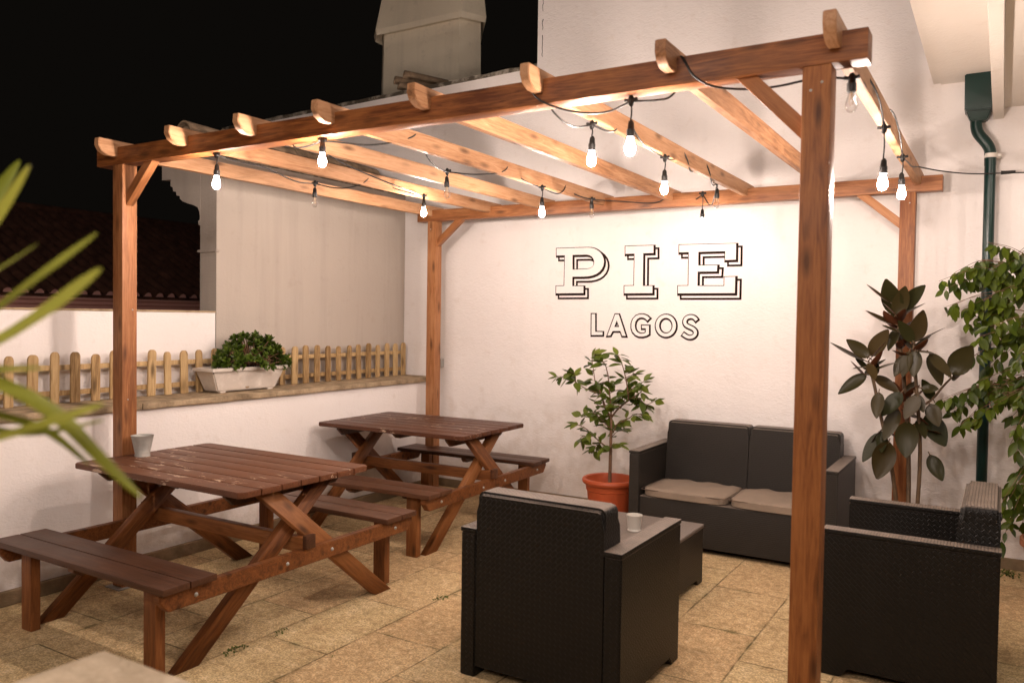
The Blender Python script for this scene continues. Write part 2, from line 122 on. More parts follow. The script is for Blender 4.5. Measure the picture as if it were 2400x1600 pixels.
def leafmat(name, a, bcol, back=None, rough=.35, trans=.25):
    m, nt, b = mat_base(name, rough, .14 if 'rubber' in name else .3)
    oi = N(nt, 'ShaderNodeNewGeometry')
    r = oi.outputs['Random Per Island']
    c = mix(nt, r, a, bcol)
    p = noise_tex(nt, oi.outputs['Position'], 14, 3)
    c = mix(nt, math_n(nt, 'MULTIPLY', p, .4), c, tuple(x*.5 for x in a))
    if back: c = mix(nt, oi.outputs['Backfacing'], c, back)
    nt.links.new(c, b.inputs['Base Color'])
    if trans:
        tr = N(nt, 'ShaderNodeBsdfTranslucent'); nt.links.new(c, tr.inputs[0])
        mx = N(nt, 'ShaderNodeMixShader'); mx.inputs[0].default_value = trans
        nt.links.new(b.outputs[0], mx.inputs[1]); nt.links.new(tr.outputs[0], mx.inputs[2])
        nt.links.new(mx.outputs[0], nt.nodes['Material Output'].inputs[0])
    return m

def wicker(name, col, scale=95, rough=.42, strength=.9, diag=False):
    m, nt, b = mat_base(name, rough, .28)
    tc = N(nt, 'ShaderNodeTexCoord').outputs['Object']
    sx = N(nt, 'ShaderNodeSeparateXYZ'); nt.links.new(tc, sx.inputs[0])
    X, Y, Z = sx.outputs
    ge = N(nt, 'ShaderNodeTexCoord').outputs['Normal']; sn = N(nt, 'ShaderNodeSeparateXYZ'); nt.links.new(ge, sn.inputs[0])
    top = math_n(nt, 'GREATER_THAN', math_n(nt, 'ABSOLUTE', sn.outputs['Z']), .7)
    v = math_n(nt, 'ADD', Z, math_n(nt, 'MULTIPLY', top, math_n(nt, 'SUBTRACT', X, Y))); u = math_n(nt, 'ADD', X, Y)
    if diag: u, v = math_n(nt, 'MULTIPLY', math_n(nt, 'ADD', u, v), .707), math_n(nt, 'MULTIPLY', math_n(nt, 'SUBTRACT', u, v), .707)
    cb = N(nt, 'ShaderNodeCombineXYZ'); nt.links.new(u, cb.inputs[0]); nt.links.new(v, cb.inputs[1])
    br = N(nt, 'ShaderNodeTexBrick', offset=.5, offset_frequency=2)
    for k_, v_ in (('Scale', scale), ('Mortar Size', .16), ('Mortar Smooth', 1.0), ('Brick Width', 2.0), ('Row Height', 1.0)): br.inputs[k_].default_value = v_
    nt.links.new(cb.outputs[0], br.inputs['Vector'])
    h = math_n(nt, 'SUBTRACT', 1.0, br.outputs['Fac'])
    fine = noise_tex(nt, tc, 60, 3)
    h2 = math_n(nt, 'ADD', h, math_n(nt, 'MULTIPLY', fine, .12)); h = math_n(nt, 'SUBTRACT', math_n(nt, 'MULTIPLY', h, 2.0), 1.0)
    c = mix(nt, math_n(nt, 'ADD', math_n(nt, 'MULTIPLY', h, .5), .5), tuple(a*.55 for a in col), tuple(a*1.3 for a in col))
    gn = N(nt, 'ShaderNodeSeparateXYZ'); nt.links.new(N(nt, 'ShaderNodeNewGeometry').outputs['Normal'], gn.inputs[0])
    up = ramp(nt, gn.outputs['Z'], [(.55,(0,0,0)),(.9,(1,1,1))])            # lamplight painted in as a paler colour on upward faces
    top_light = math_n(nt, 'MULTIPLY', up, math_n(nt, 'ADD', math_n(nt, 'MULTIPLY', h, .42), .5))
    top_light = math_n(nt, 'MULTIPLY', top_light, math_n(nt, 'ADD', noise_tex(nt, tc, 9, 4), .3))
    c = mix(nt, top_light, c, (.26,.205,.165))
    nt.links.new(c, b.inputs['Base Color']); bump(nt, b, h2, strength, .003)
    return m

M = {}
M['pine'] = wood('stained_pine', (.15,.048,.016), (.265,.105,.038), (.38,.175,.075), .5)
M['dpine'] = wood('dark_stained_pine', (.11,.032,.009), (.265,.096,.027), (.38,.15,.047), .5)
M['raft'] = wood('rafter_pine', (.18,.075,.03), (.36,.18,.085), (.48,.27,.145), .55)
M['pick'] = wood('picket_pine', (.16,.085,.03), (.38,.25,.115), (.52,.37,.19), .7, axis='Z')
M['table'] = wood('mahogany_stained_boards', (.052,.017,.008), (.10,.036,.017), (.15,.058,.027), .45, knots=False, wear=(.50,.36,.26))
M['bench'] = wood('bench_boards', (.045,.018,.009), (.082,.034,.017), (.125,.054,.027), .45, knots=False)
M['tleg'] = wood('table_leg_wood', (.10,.032,.009), (.205,.074,.022), (.30,.12,.04), .5, knots=True)
M['wall'] = plaster('white_wall_plaster', (.80,.755,.735), (.52,.42,.34), .34, 1.0, streak=.07, bumps=.55)
M['lowwall'] = plaster('low_wall_plaster', (.80,.755,.735), (.42,.33,.24), .35, .35)
M['grey'] = plaster('weathered_grey_render', (.44,.385,.335), (.27,.22,.17), .3, .2, streak=.22)
M['chim'] = plaster('mouldy_chimney_render', (.80,.72,.57), (.2,.17,.11), .4, .2, streak=.2)
M['skirt'] = plaster('brown_skirting', (.30,.21,.13), (.12,.09,.05), .6, .3)
M['cope'] = plaster('coping_stone', (.42,.32,.205), (.10,.07,.04), .8, 2, bumps=.8)
M['mould'] = plaster('mouldy_wall_top', (.55,.50,.42), (.06,.05,.035), .95, 60, bumps=.8)
M['pink'] = plaster('pink_eave_render', (.85,.46,.40), (.5,.22,.2), .3, .2)
M['tile'] = simple('old_roof_tile', (.13,.055,.035), .9, var=.5, scale=5, bm=.4)
M['tile2'] = simple('lichen_roof_tile', (.28,.2,.13), .9, var=.6, scale=9, bm=.4)
M['soff'] = plaster('soffit_paint', (.74,.69,.63), (.4,.32,.24), .2, .2)
M['black'] = simple('black_plastic', (.012,.011,.010), .45, bm=.05)
M['metal'] = simple('galvanised_metal', (.40,.39,.36), .6, .35, var=.2, scale=20)
M['green'] = simple('green_painted_pipe', (.004,.026,.022), .3, 0, .4, var=.12, bm=.03)
M['terra'] = simple('orange_plastic_pot', (.40,.075,.025), .45, var=.12, scale=5)
M['terrad'] = simple('brown_clay_pot', (.25,.10,.05), .7, var=.2, scale=5)
M['soil'] = simple('potting_soil', (.05,.03,.018), .95, var=.6, scale=40, bm=1)
M['planter'] = plaster('white_planter_plastic', (.78,.72,.66), (.2,.14,.09), .35, 60, bumps=.1, rough=.5)
M['ceramic'] = simple('pale_ceramic', (.55,.52,.47), .3, var=.08)
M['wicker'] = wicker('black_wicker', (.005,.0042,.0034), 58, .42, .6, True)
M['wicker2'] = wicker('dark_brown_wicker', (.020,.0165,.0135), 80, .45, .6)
M['ttop'] = simple('grey_table_plastic', (.16,.13,.11), .35, var=.15, scale=60, bm=.3)
M['cush'] = simple('taupe_cushion_fabric', (.235,.18,.135), .95, var=.12, scale=6, bm=.2)
M['pipe_f'] = simple('dark_cushion_piping', (.09,.06,.045), .9)
M['paint'] = simple('dark_brown_sign_paint', (.014,.006,.004), .8, spec=.1, var=.2, scale=3, bm=0)
M['bark'] = simple('thin_grey_brown_bark', (.14,.075,.04), .8, var=.4, scale=30, bm=.6)
M['gstem'] = simple('green_brown_stem', (.10,.06,.03), .6, var=.3, scale=30, bm=.3)
M['lemon'] = leafmat('lemon_leaf', (.045,.075,.008), (.17,.21,.025), rough=.4)
M['fig'] = leafmat('fig_leaf', (.03,.052,.004), (.11,.15,.012), rough=.38, trans=.3)
M['rubber'] = leafmat('rubber_leaf', (.018,.020,.006), (.05,.032,.012), back=(.09,.032,.015), rough=.33, trans=.04)
M['succ'] = leafmat('succulent_leaf', (.035,.065,.006), (.11,.16,.02), rough=.4, trans=.1)
M['yucca'] = leafmat('yucca_blade', (.16,.19,.015), (.38,.38,.06), rough=.4, trans=.2)
M['weed'] = leafmat('weed_leaf', (.07,.10,.015), (.16,.19,.04), rough=.7)
M['fgtop'] = plaster('cream_parapet_render', (.80,.67,.50), (.25,.17,.09), .5, 60, bumps=.6)
M['white_pl'] = simple('white_plastic', (.7,.66,.6), .5, var=.05)

def glass():
    m, nt, b = mat_base('clear_bulb_glass', .03, .5)
    b.inputs['Transmission Weight'].default_value = 1; b.inputs['IOR'].default_value = 1.15
    tr = N(nt, 'ShaderNodeBsdfTransparent'); mx = N(nt, 'ShaderNodeMixShader'); mx.inputs[0].default_value = .35
    gl = N(nt, 'ShaderNodeBsdfGlossy'); gl.inputs['Roughness'].default_value = .05
    fr = N(nt, 'ShaderNodeLayerWeight'); fr.inputs[0].default_value = .35
    nt.links.new(fr.outputs['Facing'], mx.inputs[0]); nt.links.new(tr.outputs[0], mx.inputs[1]); nt.links.new(gl.outputs[0], mx.inputs[2])
    nt.links.new(mx.outputs[0], nt.nodes['Material Output'].inputs[0]); return m
M['glass'] = glass()
def emis(name, col, st):
    m, nt, b = mat_base(name); b.inputs['Base Color'].default_value = (0,0,0,1)
    b.inputs['Emission Color'].default_value = (*col, 1); b.inputs['Emission Strength'].default_value = st; return m
BULB = 730.0
WARM = (1.0, .82, .715)
M['lit'] = emis('lit_bulb', WARM, BULB)
M['litdim'] = emis('lit_bulb_dimmed', WARM, BULB*.25)  # bulb nearest the rear wall, emission lowered to limit its glare there
M['fil'] = simple('unlit_filament', (.5,.35,.2), .4)

def ground_mat():
    m, nt, b = mat_base('concrete_slabs', .9, .2)
    p = mapping(nt, geopos(nt), (1/S, 1/S, 1/S))
    sx = N(nt, 'ShaderNodeSeparateXYZ'); nt.links.new(p, sx.inputs[0])
    w = noise_tex(nt, p, 2.5, 2)
    cb = N(nt, 'ShaderNodeCombineXYZ')
    nt.links.new(math_n(nt, 'ADD', math_n(nt, 'ADD', sx.outputs['Y'], 23.78 + .30), math_n(nt, 'MULTIPLY', w, .012)), cb.inputs[0])
    nt.links.new(math_n(nt, 'ADD', math_n(nt, 'ADD', sx.outputs['X'], 2.25 + 14.4), math_n(nt, 'MULTIPLY', w, .012)), cb.inputs[1])
    br = N(nt, 'ShaderNodeTexBrick', offset=.5, offset_frequency=2)
    for k, v in (('Scale', 1), ('Mortar Size', .0045), ('Mortar Smooth', .4), ('Brick Width', .58), ('Row Height', .36)): br.inputs[k].default_value = v
    br.inputs['Color1'].default_value = (.0,.0,.0,1); br.inputs['Color2'].default_value = (1,1,1,1); br.inputs['Mortar'].default_value = (.5,.5,.5,1)
    nt.links.new(cb.outputs[0], br.inputs['Vector'])
    b2 = N(nt, 'ShaderNodeTexBrick', offset=.5, offset_frequency=2)
    for k, v in (('Scale', 1), ('Mortar Size', .03), ('Mortar Smooth', 1), ('Brick Width', .58), ('Row Height', .36)): b2.inputs[k].default_value = v
    nt.links.new(cb.outputs[0], b2.inputs['Vector']); brw = b2.outputs['Fac']
    n1 = noise_tex(nt, p, 1.6, 5, .65); n2 = noise_tex(nt, p, 11, 5, .7, .4); n3 = noise_tex(nt, p, 120, 3, .7)
    base = ramp(nt, math_n(nt, 'ADD', math_n(nt, 'MULTIPLY', n1, .5), math_n(nt, 'MULTIPLY', n2, .5)), [(.36,(.50,.345,.175)),(.5,(.70,.505,.265)),(.64,(.80,.61,.35))])
    base = mix(nt, .12, base, br.outputs['Color'], 'OVERLAY')
    base = mix(nt, math_n(nt, 'MULTIPLY', ramp(nt, n3, [(.44,(1,1,1)),(.58,(0,0,0))]), .6), base, (.20,.14,.07))
    n4 = noise_tex(nt, p, 34, 4, .75, .3)
    base = mix(nt, math_n(nt, 'MULTIPLY', ramp(nt, n4, [(.38,(1,1,1)),(.5,(0,0,0))]), .5), base, (.22,.15,.075))
    base = mix(nt, math_n(nt, 'MULTIPLY', ramp(nt, n4, [(.55,(0,0,0)),(.66,(1,1,1))]), .5), base, (.80,.64,.42))
    vo = N(nt, 'ShaderNodeTexVoronoi'); vo.inputs['Scale'].default_value = 150; nt.links.new(p, vo.inputs['Vector'])
    base = mix(nt, math_n(nt, 'MULTIPLY', ramp(nt, vo.outputs['Distance'], [(.1,(1,1,1)),(.3,(0,0,0))]), .35), base, (.55,.44,.30))
    stain = ramp(nt, noise_tex(nt, p, 3.3, 6, .7, .8), [(.57,(0,0,0)),(.72,(1,1,1))])
    base = mix(nt, math_n(nt, 'MULTIPLY', stain, .28), base, (.12,.09,.035))
    mort = math_n(nt, 'MULTIPLY', br.outputs['Fac'], ramp(nt, noise_tex(nt, p, 7, 4, .6), [(.38,(.18,.18,.18)),(.58,(1,1,1))]))
    moss = math_n(nt, 'MULTIPLY', brw, ramp(nt, noise_tex(nt, p, 2.3, 5, .7), [(.53,(0,0,0)),(.66,(1,1,1))]))
    base = mix(nt, math_n(nt, 'MULTIPLY', moss, .75), base, (.07,.07,.015))
    base = mix(nt, math_n(nt, 'MULTIPLY', mort, .68), base, (.05,.045,.016))
    nt.links.new(base, b.inputs['Base Color'])
    h = math_n(nt, 'SUBTRACT', math_n(nt, 'ADD', math_n(nt, 'MULTIPLY', n3, .35), math_n(nt, 'MULTIPLY', n2, .6)), math_n(nt, 'MULTIPLY', br.outputs['Fac'], 1.2))
    bump(nt, b, h, .8, .009)
    return m
M['ground'] = ground_mat()

# ------------------------------------------------------------------ mesh + object helpers
def link(o, parent=None, W=None):
    C.objects.link(o); W = W if W is not None else (WM[parent.name].copy() if parent else Matrix())
    WM[o.name] = W
    if parent: o.parent = parent; o.matrix_basis = WM[parent.name].inverted() @ W
    else: o.matrix_basis = W
    return o
def thing(name, label, cat, loc=(0,0,0), rz=0, group=None):
    o = bpy.data.objects.new(name, None); o.empty_display_size = .1
    link(o, None, Matrix.Translation(loc) @ Matrix.Rotation(rz, 4, 'Z')); return tag(o, label, cat, group)
def tag(o, label=None, cat=None, group=None, kind=None):
    if label: o['label'] = label
    if cat: o['category'] = cat
    if group: o['group'] = group
    if kind: o['kind'] = kind
    return o
def obj(name, bm, mat, parent=None, W=None, smooth=False, label=None):
    me = bpy.data.meshes.new(name); bm.normal_update(); bm.to_mesh(me); bm.free()
    me.materials.append(mat)
    if smooth: me.polygons.foreach_set('use_smooth', [True]*len(me.polygons)); 
    if smooth == 'auto': me.set_sharp_from_angle(angle=math.radians(38))
    o = bpy.data.objects.new(name, me); link(o, parent, W)
    if label: o['label'] = label
    return o
def B(): return bmesh.new()
def box(bm, a, b, bev=0):
    x0,y0,z0 = a; x1,y1,z1 = b
    vs = [bm.verts.new(v) for v in ((x0,y0,z0),(x1,y0,z0),(x1,y1,z0),(x0,y1,z0),(x0,y0,z1),(x1,y0,z1),(x1,y1,z1),(x0,y1,z1))]
    fs = [bm.faces.new([vs[i] for i in q]) for q in ((3,2,1,0),(4,5,6,7),(0,1,5,4),(1,2,6,5),(2,3,7,6),(3,0,4,7))]
    if bev:
        es = list({e for f in fs for e in f.edges})
        bmesh.ops.bevel(bm, geom=es, offset=bev, segments=2, profile=.6, affect='EDGES')
    return bm
def prism(bm, poly, h0, h1, axis='y', bev=0):
    """poly: 2-D outline; extruded along axis between h0 and h1"""
    f = {'y': lambda a, b, h: (a, h, b), 'x': lambda a, b, h: (h, a, b), 'z': lambda a, b, h: (a, b, h)}[axis]
    A = [bm.verts.new(f(a, b, h0)) for a, b in poly]; Bv = [bm.verts.new(f(a, b, h1)) for a, b in poly]
    n = len(poly); fs = [bm.faces.new(A), bm.faces.new(Bv[::-1])]
    for i in range(n): fs.append(bm.faces.new((A[i], Bv[i], Bv[(i+1) % n], A[(i+1) % n])))
    bmesh.ops.recalc_face_normals(bm, faces=fs)
    if bev: bmesh.ops.bevel(bm, geom=list({e for f_ in fs for e in f_.edges}), offset=bev, segments=2, affect='EDGES')
    return bm
def lathe(bm, prof, n=32, c=(0,0,0), caps=True):
    rings = []
    for r, z in prof:
        rings.append([bm.verts.new((c[0]+r*math.cos(2*PI*i/n), c[1]+r*math.sin(2*PI*i/n), c[2]+z)) for i in range(n)])
    fs = []
    for a, b in zip(rings, rings[1:]):
        for i in range(n): fs.append(bm.faces.new((a[i], a[(i+1) % n], b[(i+1) % n], b[i])))
    if caps: fs.append(bm.faces.new(rings[0][::-1])); fs.append(bm.faces.new(rings[-1]))
    return bm
def smoothpts(pts, it=2):
    pts = [Vector(p) for p in pts]
    for _ in range(it):
        n = [pts[0]]
        for a, b in zip(pts, pts[1:]): n += [a.lerp(b, .25), a.lerp(b, .75)]
        n.append(pts[-1]); pts = n
    return pts
def tube(bm, pts, r0, r1=None, n=8, it=2, caps=True):
    pts = smoothpts(pts, it) if it else [Vector(p) for p in pts]
    r1 = r0 if r1 is None else r1; m = len(pts); rings = []
    up = Vector((0,0,1)); prev = None
    for i, p in enumerate(pts):
        t = (pts[min(i+1, m-1)] - pts[max(i-1, 0)]).normalized()
        if prev is None: prev = t.cross(up if abs(t.z) < .9 else Vector((1,0,0))).normalized()
        s = (prev - t*prev.dot(t)).normalized(); prev = s; w = t.cross(s); r = r0 + (r1-r0)*i/(m-1)
        rings.append([bm.verts.new(p + s*r*math.cos(2*PI*k/n) + w*r*math.sin(2*PI*k/n)) for k in range(n)])
    for a, b in zip(rings, rings[1:]):
        for k in range(n): bm.faces.new((a[k], b[k], b[(k+1) % n], a[(k+1) % n]))
    if caps: bm.faces.new(rings[0]); bm.faces.new(rings[-1][::-1])
    return bm
def bar_matrix(p0, p1, up=(0,0,1)):
    p0, p1 = Vector(p0), Vector(p1); x = (p1-p0).normalized(); u = Vector(up)
    if abs(x.dot(u)) > .95: u = Vector((0,1,0))
    y = u.cross(x).normalized(); z = x.cross(y)
    m = Matrix((x, y, z)).transposed().to_4x4(); m.translation = (p0+p1)/2; return m, (p1-p0).length
def timber(name, p0, p1, w, h, mat, parent, base=Matrix(), bev=.003, up=(0,0,1), jitter=0, label=None):
    m, L = bar_matrix(p0, p1, up); bm = B(); box(bm, (-L/2,-w/2,-h/2), (L/2,w/2,h/2), bev)
    if jitter:
        for v in bm.verts: v.co += Vector((0, noise.noise(v.co*3)*jitter, noise.noise(v.co*3+Vector((5,5,5)))*jitter))
    return obj(name, bm, mat, parent, base @ m, 'auto', label)
def leaf(bm, p, d, nrm, L, w, fold=.25, droop=.3, seg=5, tipw=.0, sharp=1.0):
    """a single leaf blade from p along d, upper side towards nrm"""
    d = Vector(d).normalized(); nrm = Vector(nrm); nrm = (nrm - d*nrm.dot(d))
    if nrm.length < 1e-4: nrm = d.orthogonal()
    nrm.normalize(); s = d.cross(nrm); L_, Rr, Cc = [], [], []
    for i in range(seg+1):
        t = i/seg; ww = w*math.sin(PI*min(1, t**.8*.97+.015))**sharp*.5
        c = Vector(p) + d*L*t - nrm*droop*L*t*t
        Cc.append(bm.verts.new(c - nrm*ww*fold))
        L_.append(bm.verts.new(c + s*ww)); Rr.append(bm.verts.new(c - s*ww))
    for i in range(seg):
        bm.faces.new((L_[i], L_[i+1], Cc[i+1], Cc[i])); bm.faces.new((Cc[i], Cc[i+1], Rr[i+1], Rr[i]))
def rv(s=1): return Vector((random.uniform(-s,s), random.uniform(-s,s), random.uniform(-s,s)))
def dup(o, parent=None, W=None):
    c = o.copy(); C.objects.link(c)
    if parent: c.parent = parent
    WM[c.name] = W if W is not None else Matrix()
    for ch in list(o.children): dup(ch, c)
    return c

# ------------------------------------------------------------------ key dimensions
PW, L_, D_, H_, HB = .08, 3.389, 2.587, 2.12, .086
WY, WX, W2 = 2.95, -3.555, -3.90

# ------------------------------------------------------------------ ground
bm = B(); bmesh.ops.create_grid(bm, x_segments=1, y_segments=1, size=60)
tag(obj('ground', bm, M['ground']), 'pale concrete slab patio floor with mossy joints', kind='structure')

# ------------------------------------------------------------------ rear building: wall, skirting, soffit, beam
rb = thing('rear_building', 'tall white plastered building wall with painted lettering behind the pergola', 'building', (0, WY, 0))
bm = B(); prism(bm, [(-6.2,0),(3.6,0),(3.6,6.5),(-2.642,6.5),(-2.642,3.287),(-6.2,3.187)], WY, WY+.5); obj('wall', bm, M['wall'], rb, Matrix())
bm = B()
n = 60; A = []
for i in range(n+1):
    x = -6.2 + (3.557)*i/n; z = 3.187+.1*i/n
    e = .012*noise.noise(Vector((x*6,1,0))); A.append((x, z+.028+e))
prism(bm, [(-6.2,3.187),(-6.2+3.557,3.287)]+A[::-1], WY-.012, WY+.52); obj('mouldy_coping', bm, M['mould'], rb, Matrix())
bm = B(); box(bm, (-3.86,WY-.018,0), (3.6,WY,.065), .004); obj('skirting', bm, M['skirt'], rb, Matrix())
for z0, n_ in ((3.36,9),(3.56,5),(3.70,14),(4.02,8)):               # cracked render edge beside the tall corner
    bm = B(); tube(bm, [(-2.6+.012*noise.noise(Vector((0,0,z0*7+k*.9))), WY-.001, z0+k*.02) for k in range(n_)], .0016, .0026, n=5, it=1)
    obj('crack', bm, M['paint'], rb, Matrix())
bm = B(); box(bm, (.045,.9,2.795), (.352,WY,2.9), .003); obj('soffit', bm, M['soff'], rb, Matrix())
bm = B(); box(bm, (.085,.9,2.788), (.352,WY,2.797), 0); obj('soffit_panel', bm, M['soff'], rb, Matrix())
bm = B(); box(bm, (.353,.9,2.555), (.406,WY,2.9), .003); obj('soffit_beam', bm, M['soff'], rb, Matrix())
bm = B(); box(bm, (.4065,.9,2.616), (3.6,WY,2.9), .003); obj('soffit', bm, M['soff'], rb, Matrix())

# ------------------------------------------------------------------ wall lettering (painted relief, laid in thin coats)
sign = thing('wall_lettering', 'dark outlined PIE LAGOS lettering on the white wall', 'sign', (-1.75, WY, 1.6))
def offs(poly, d):
    """grow a closed outline by d (positive grows the filled side of a counter-clockwise outline)"""
    n = len(poly); out = []
    ar = sum(poly[i][0]*poly[(i+1) % n][1]-poly[(i+1) % n][0]*poly[i][1] for i in range(n)); sg = 1 if ar > 0 else -1
    for i in range(n):
        a, b, c = Vector(poly[i-1]), Vector(poly[i]), Vector(poly[(i+1) % n])
        e1 = (b-a).normalized() if (b-a).length > 1e-7 else Vector((1,0)); e2 = (c-b).normalized() if (c-b).length > 1e-7 else e1
        n1 = Vector((e1.y,-e1.x))*sg; n2 = Vector((e2.y,-e2.x))*sg
        m = (n1+n2); m = m.normalized() if m.length > 1e-5 else n1
        k = d/max(.45, m.dot(n1)); out.append((b.x+m.x*k, b.y+m.y*k))
    return out
def coat(name, o, h, grow, sx, sz, lay, mat, parent):
    cu = bpy.data.curves.new(name, 'CURVE'); cu.dimensions = '2D'; cu.fill_mode = 'BOTH'; cu.extrude = .0004
    for poly, g in ((o, grow), (h, -grow)):
        if not poly: continue
        if poly is h and grow > .007 and name == 'inner': continue
        q = offs(poly, g); s = cu.splines.new('POLY'); s.points.add(len(q)-1); s.use_cyclic_u = True
        for i, (x, z) in enumerate(q): s.points[i].co = (x+sx, z-sz, 0, 1)
    t = bpy.data.objects.new('t', cu); me = bpy.data.meshes.new_from_object(t); bpy.data.objects.remove(t)
    me.name = name; me.materials.clear(); me.materials.append(mat)
    W = Matrix.Translation((0, WY-.0006-.0011*lay, 0)) @ Matrix.Rotation(PI/2, 4, 'X')
    o_ = bpy.data.objects.new(name, me); return link(o_, parent, W)
u = .000646
for nm, big, o, h in LETTERS:
    if big:
        l = coat('letter', o, h, 23*u, 44*u, 46*u, 0, M['paint'], sign)
        coat('letter_face', o, h, 1*u, 43*u, 45*u, 1, M['wall'], l)
        coat('letter_outline', o, h, 15.5*u, 8.5*u, 10*u, 2, M['paint'], l)
        coat('letter_face', o, h, -2*u, 0, 0, 3, M['wall'], l)
    else:
        l = coat('letter', o, h, 16*u, 4*u, 5*u, 0, M['paint'], sign)
        coat('letter_face', o, h, -1*u, 0, 0, 1, M['wall'], l)

# ------------------------------------------------------------------ low side wall with coping, boundary wall, tall weathered side wall
lw = thing('low_wall', 'low white side wall with a mouldy stone coping ledge behind the picnic tables', 'wall', (WX, 1, 0))
bm = B(); box(bm, (W2,-4.5,0), (WX,WY-.002,.862)); obj('wall', bm, M['lowwall'], lw, Matrix())
y = -4.5; k = 0
bm = B()
while y < WY-.02:
    y1 = min(WY-.004, y+.9+.2*random.random()); z = .894+.003*random.random()
    box(bm, (W2,y+.002,.862), (WX+.022+.004*random.random(),y1,z), .006); y = y1
bmesh.ops.subdivide_edges(bm, edges=[e for e in bm.edges if e.calc_length() > .5], cuts=12)
for v in bm.verts:
    if v.co.x > WX: v.co += Vector((.006*noise.noise(v.co*5), 0, .004*noise.noise(v.co*7)))
obj('coping', bm, M['cope'], lw, Matrix())
bm = B(); box(bm, (WX,-4.5,0), (WX+.03,WY-.02,.07), .006); obj('skirting', bm, M['skirt'], lw, Matrix())
bw = thing('boundary_wall', 'white boundary wall rising behind the picket fence, below the neighbour\'s tiles', 'wall', (W2-.1, -1, 0))
bm = B(); box(bm, (-4.06,-4.5,0), (W2-.001,1.028,1.392)); obj('wall', bm, M['lowwall'], bw, Matrix())
bm = B(); box(bm, (-4.075,-4.5,1.392), (W2+.006,1.028,1.404), .003); obj('coping', bm, M['cope'], bw, Matrix())

tw = thing('weathered_side_wall', 'tall stained grey wall with a stepped cornice at the left of the patio', 'wall', (-4, 2, 0))
bm = B(); box(bm, (-4.06,1.035,0), (W2,WY-.001,2.395)); obj('wall', bm, M['grey'], tw, Matrix())
prof = [(-4.059,1.96),(-4.075,1.962),(-4.078,1.99),(-4.064,1.995),(-4.062,2.02),(-4.068,2.05),(-4.085,2.078),(-4.12,2.093),(-4.18,2.108),(-4.235,2.125),(-4.262,2.143),(-4.268,2.165),(-4.30,2.168),(-4.305,2.195),(-4.335,2.198),(-4.34,2.225),(-4.363,2.235),(-4.363,2.278),(-4.452,2.281),(-4.455,2.396),(-4.059,2.396)]
bm = B(); prism(bm, prof, 1.033, WY-.001); obj('cornice', bm, M['grey'], tw, Matrix(), 'auto')
bm = B(); prism(bm, [(-4.06,1.782),(-4.075,1.786),(-4.078,1.795),(-4.06,1.80),(-3.90,1.80),(-3.886,1.795),(-3.888,1.786),(-3.90,1.782)], 1.024, 1.05); obj('string_course', bm, M['grey'], tw, Matrix())
def barrel(bm, p0, p1, r, n=8, flip=1, t=.012, a0=0, a1=PI, up=Vector((0,0,1))):
    """half-round clay tile between two points, with thickness"""
    p0, p1 = Vector(p0), Vector(p1); d = (p1-p0).normalized(); s = d.cross(up).normalized(); w = s.cross(d)
    R = []
    for rr, p in ((r, p0), (r, p1), (r-t, p1), (r-t, p0)):
        R.append([bm.verts.new(p + (s*math.cos(a0+(a1-a0)*i/n) + w*flip*math.sin(a0+(a1-a0)*i/n))*rr) for i in range(n+1)])
    for a, b in ((0,1),(1,2),(2,3),(3,0)):
        for i in range(n): bm.faces.new((R[a][i], R[a][i+1], R[b][i+1], R[b][i]))
    for i in (0, n): bm.faces.new((R[0][i], R[1][i], R[2][i], R[3][i]))
y = 1.02
for k in range(12):
    yy = 1.04+.16*k; j = random.uniform(-.012,.012)
    bm = B(); barrel(bm, (-4.47+j,yy,2.425), (-4.16,yy,2.56), .062); barrel(bm, (-3.88-j,yy,2.44), (-4.2,yy,2.55), .06)
    barrel(bm, (-4.45+j,yy+.08,2.46), (-4.16,yy+.08,2.55), .05, flip=-1); barrel(bm, (-3.89,yy+.08,2.46), (-4.2,yy+.08,2.55), .05, flip=-1)
    obj('roof_tile', bm, M['tile2'], tw, Matrix(), 'auto')
for k in range(6):
    bm = B(); barrel(bm, (-4.19,1.0+.31*k,2.575+.006*(k % 2)), (-4.19,1.33+.31*k,2.565), .072); obj('ridge_tile', bm, M['tile2'], tw, Matrix(), 'auto')
bm = B(); box(bm, (-4.44,1.033,2.397), (-3.905,WY-.001,2.44), .004); obj('mortar_bed', bm, M['mould'], tw, Matrix())

# ------------------------------------------------------------------ neighbour's tiled house far left
nh = thing('neighbour_house', 'dark tiled house roof with pinkish eave beyond the boundary wall', 'house', (-10, 0, 0))
bm = B(); box(bm, (-14.5,-9,0), (-9.15,9.5,1.42)); obj('wall', bm, M['pink'], nh, Matrix())
bm = B(); prism(bm, [(-9.25,1.2),(-9.07,1.2),(-9.06,1.46),(-9.02,1.475),(-9.02,1.51),(-8.98,1.53),(-8.98,1.555),(-9.25,1.555)], -9, 9.5); obj('eave_moulding', bm, M['pink'], nh, Matrix())
pitch = .171; sl = Vector((-2.6,0,1.25)); bm = B()
for k in range(108):
    yy = -9+.03+pitch*k
    for s in range(6):
        a = Vector((-8.95,yy,1.585)) + sl*(s/6) + Vector((0,random.uniform(-.006,.006),.012)); b = Vector((-8.95,yy,1.585)) + sl*((s+1.06)/6)
        barrel(bm, a, b, .062, n=5)
    if 1.5 < yy < 6:
        e_ = B(); e = bmesh.ops.create_circle(e_, cap_ends=True, segments=14, radius=.052, matrix=Matrix.Translation((-8.947,yy,1.592)) @ Matrix.Rotation(PI/2,4,'Y'))
        for v in e['verts']: v.co.z = max(v.co.z, 1.590)
        g_ = bmesh.ops.extrude_face_region(e_, geom=e_.faces[:])
        for v in g_['geom']:
            if isinstance(v, bmesh.types.BMVert): v.co.x -= .02
        obj('tile_end', e_, M['pink'], nh, Matrix())
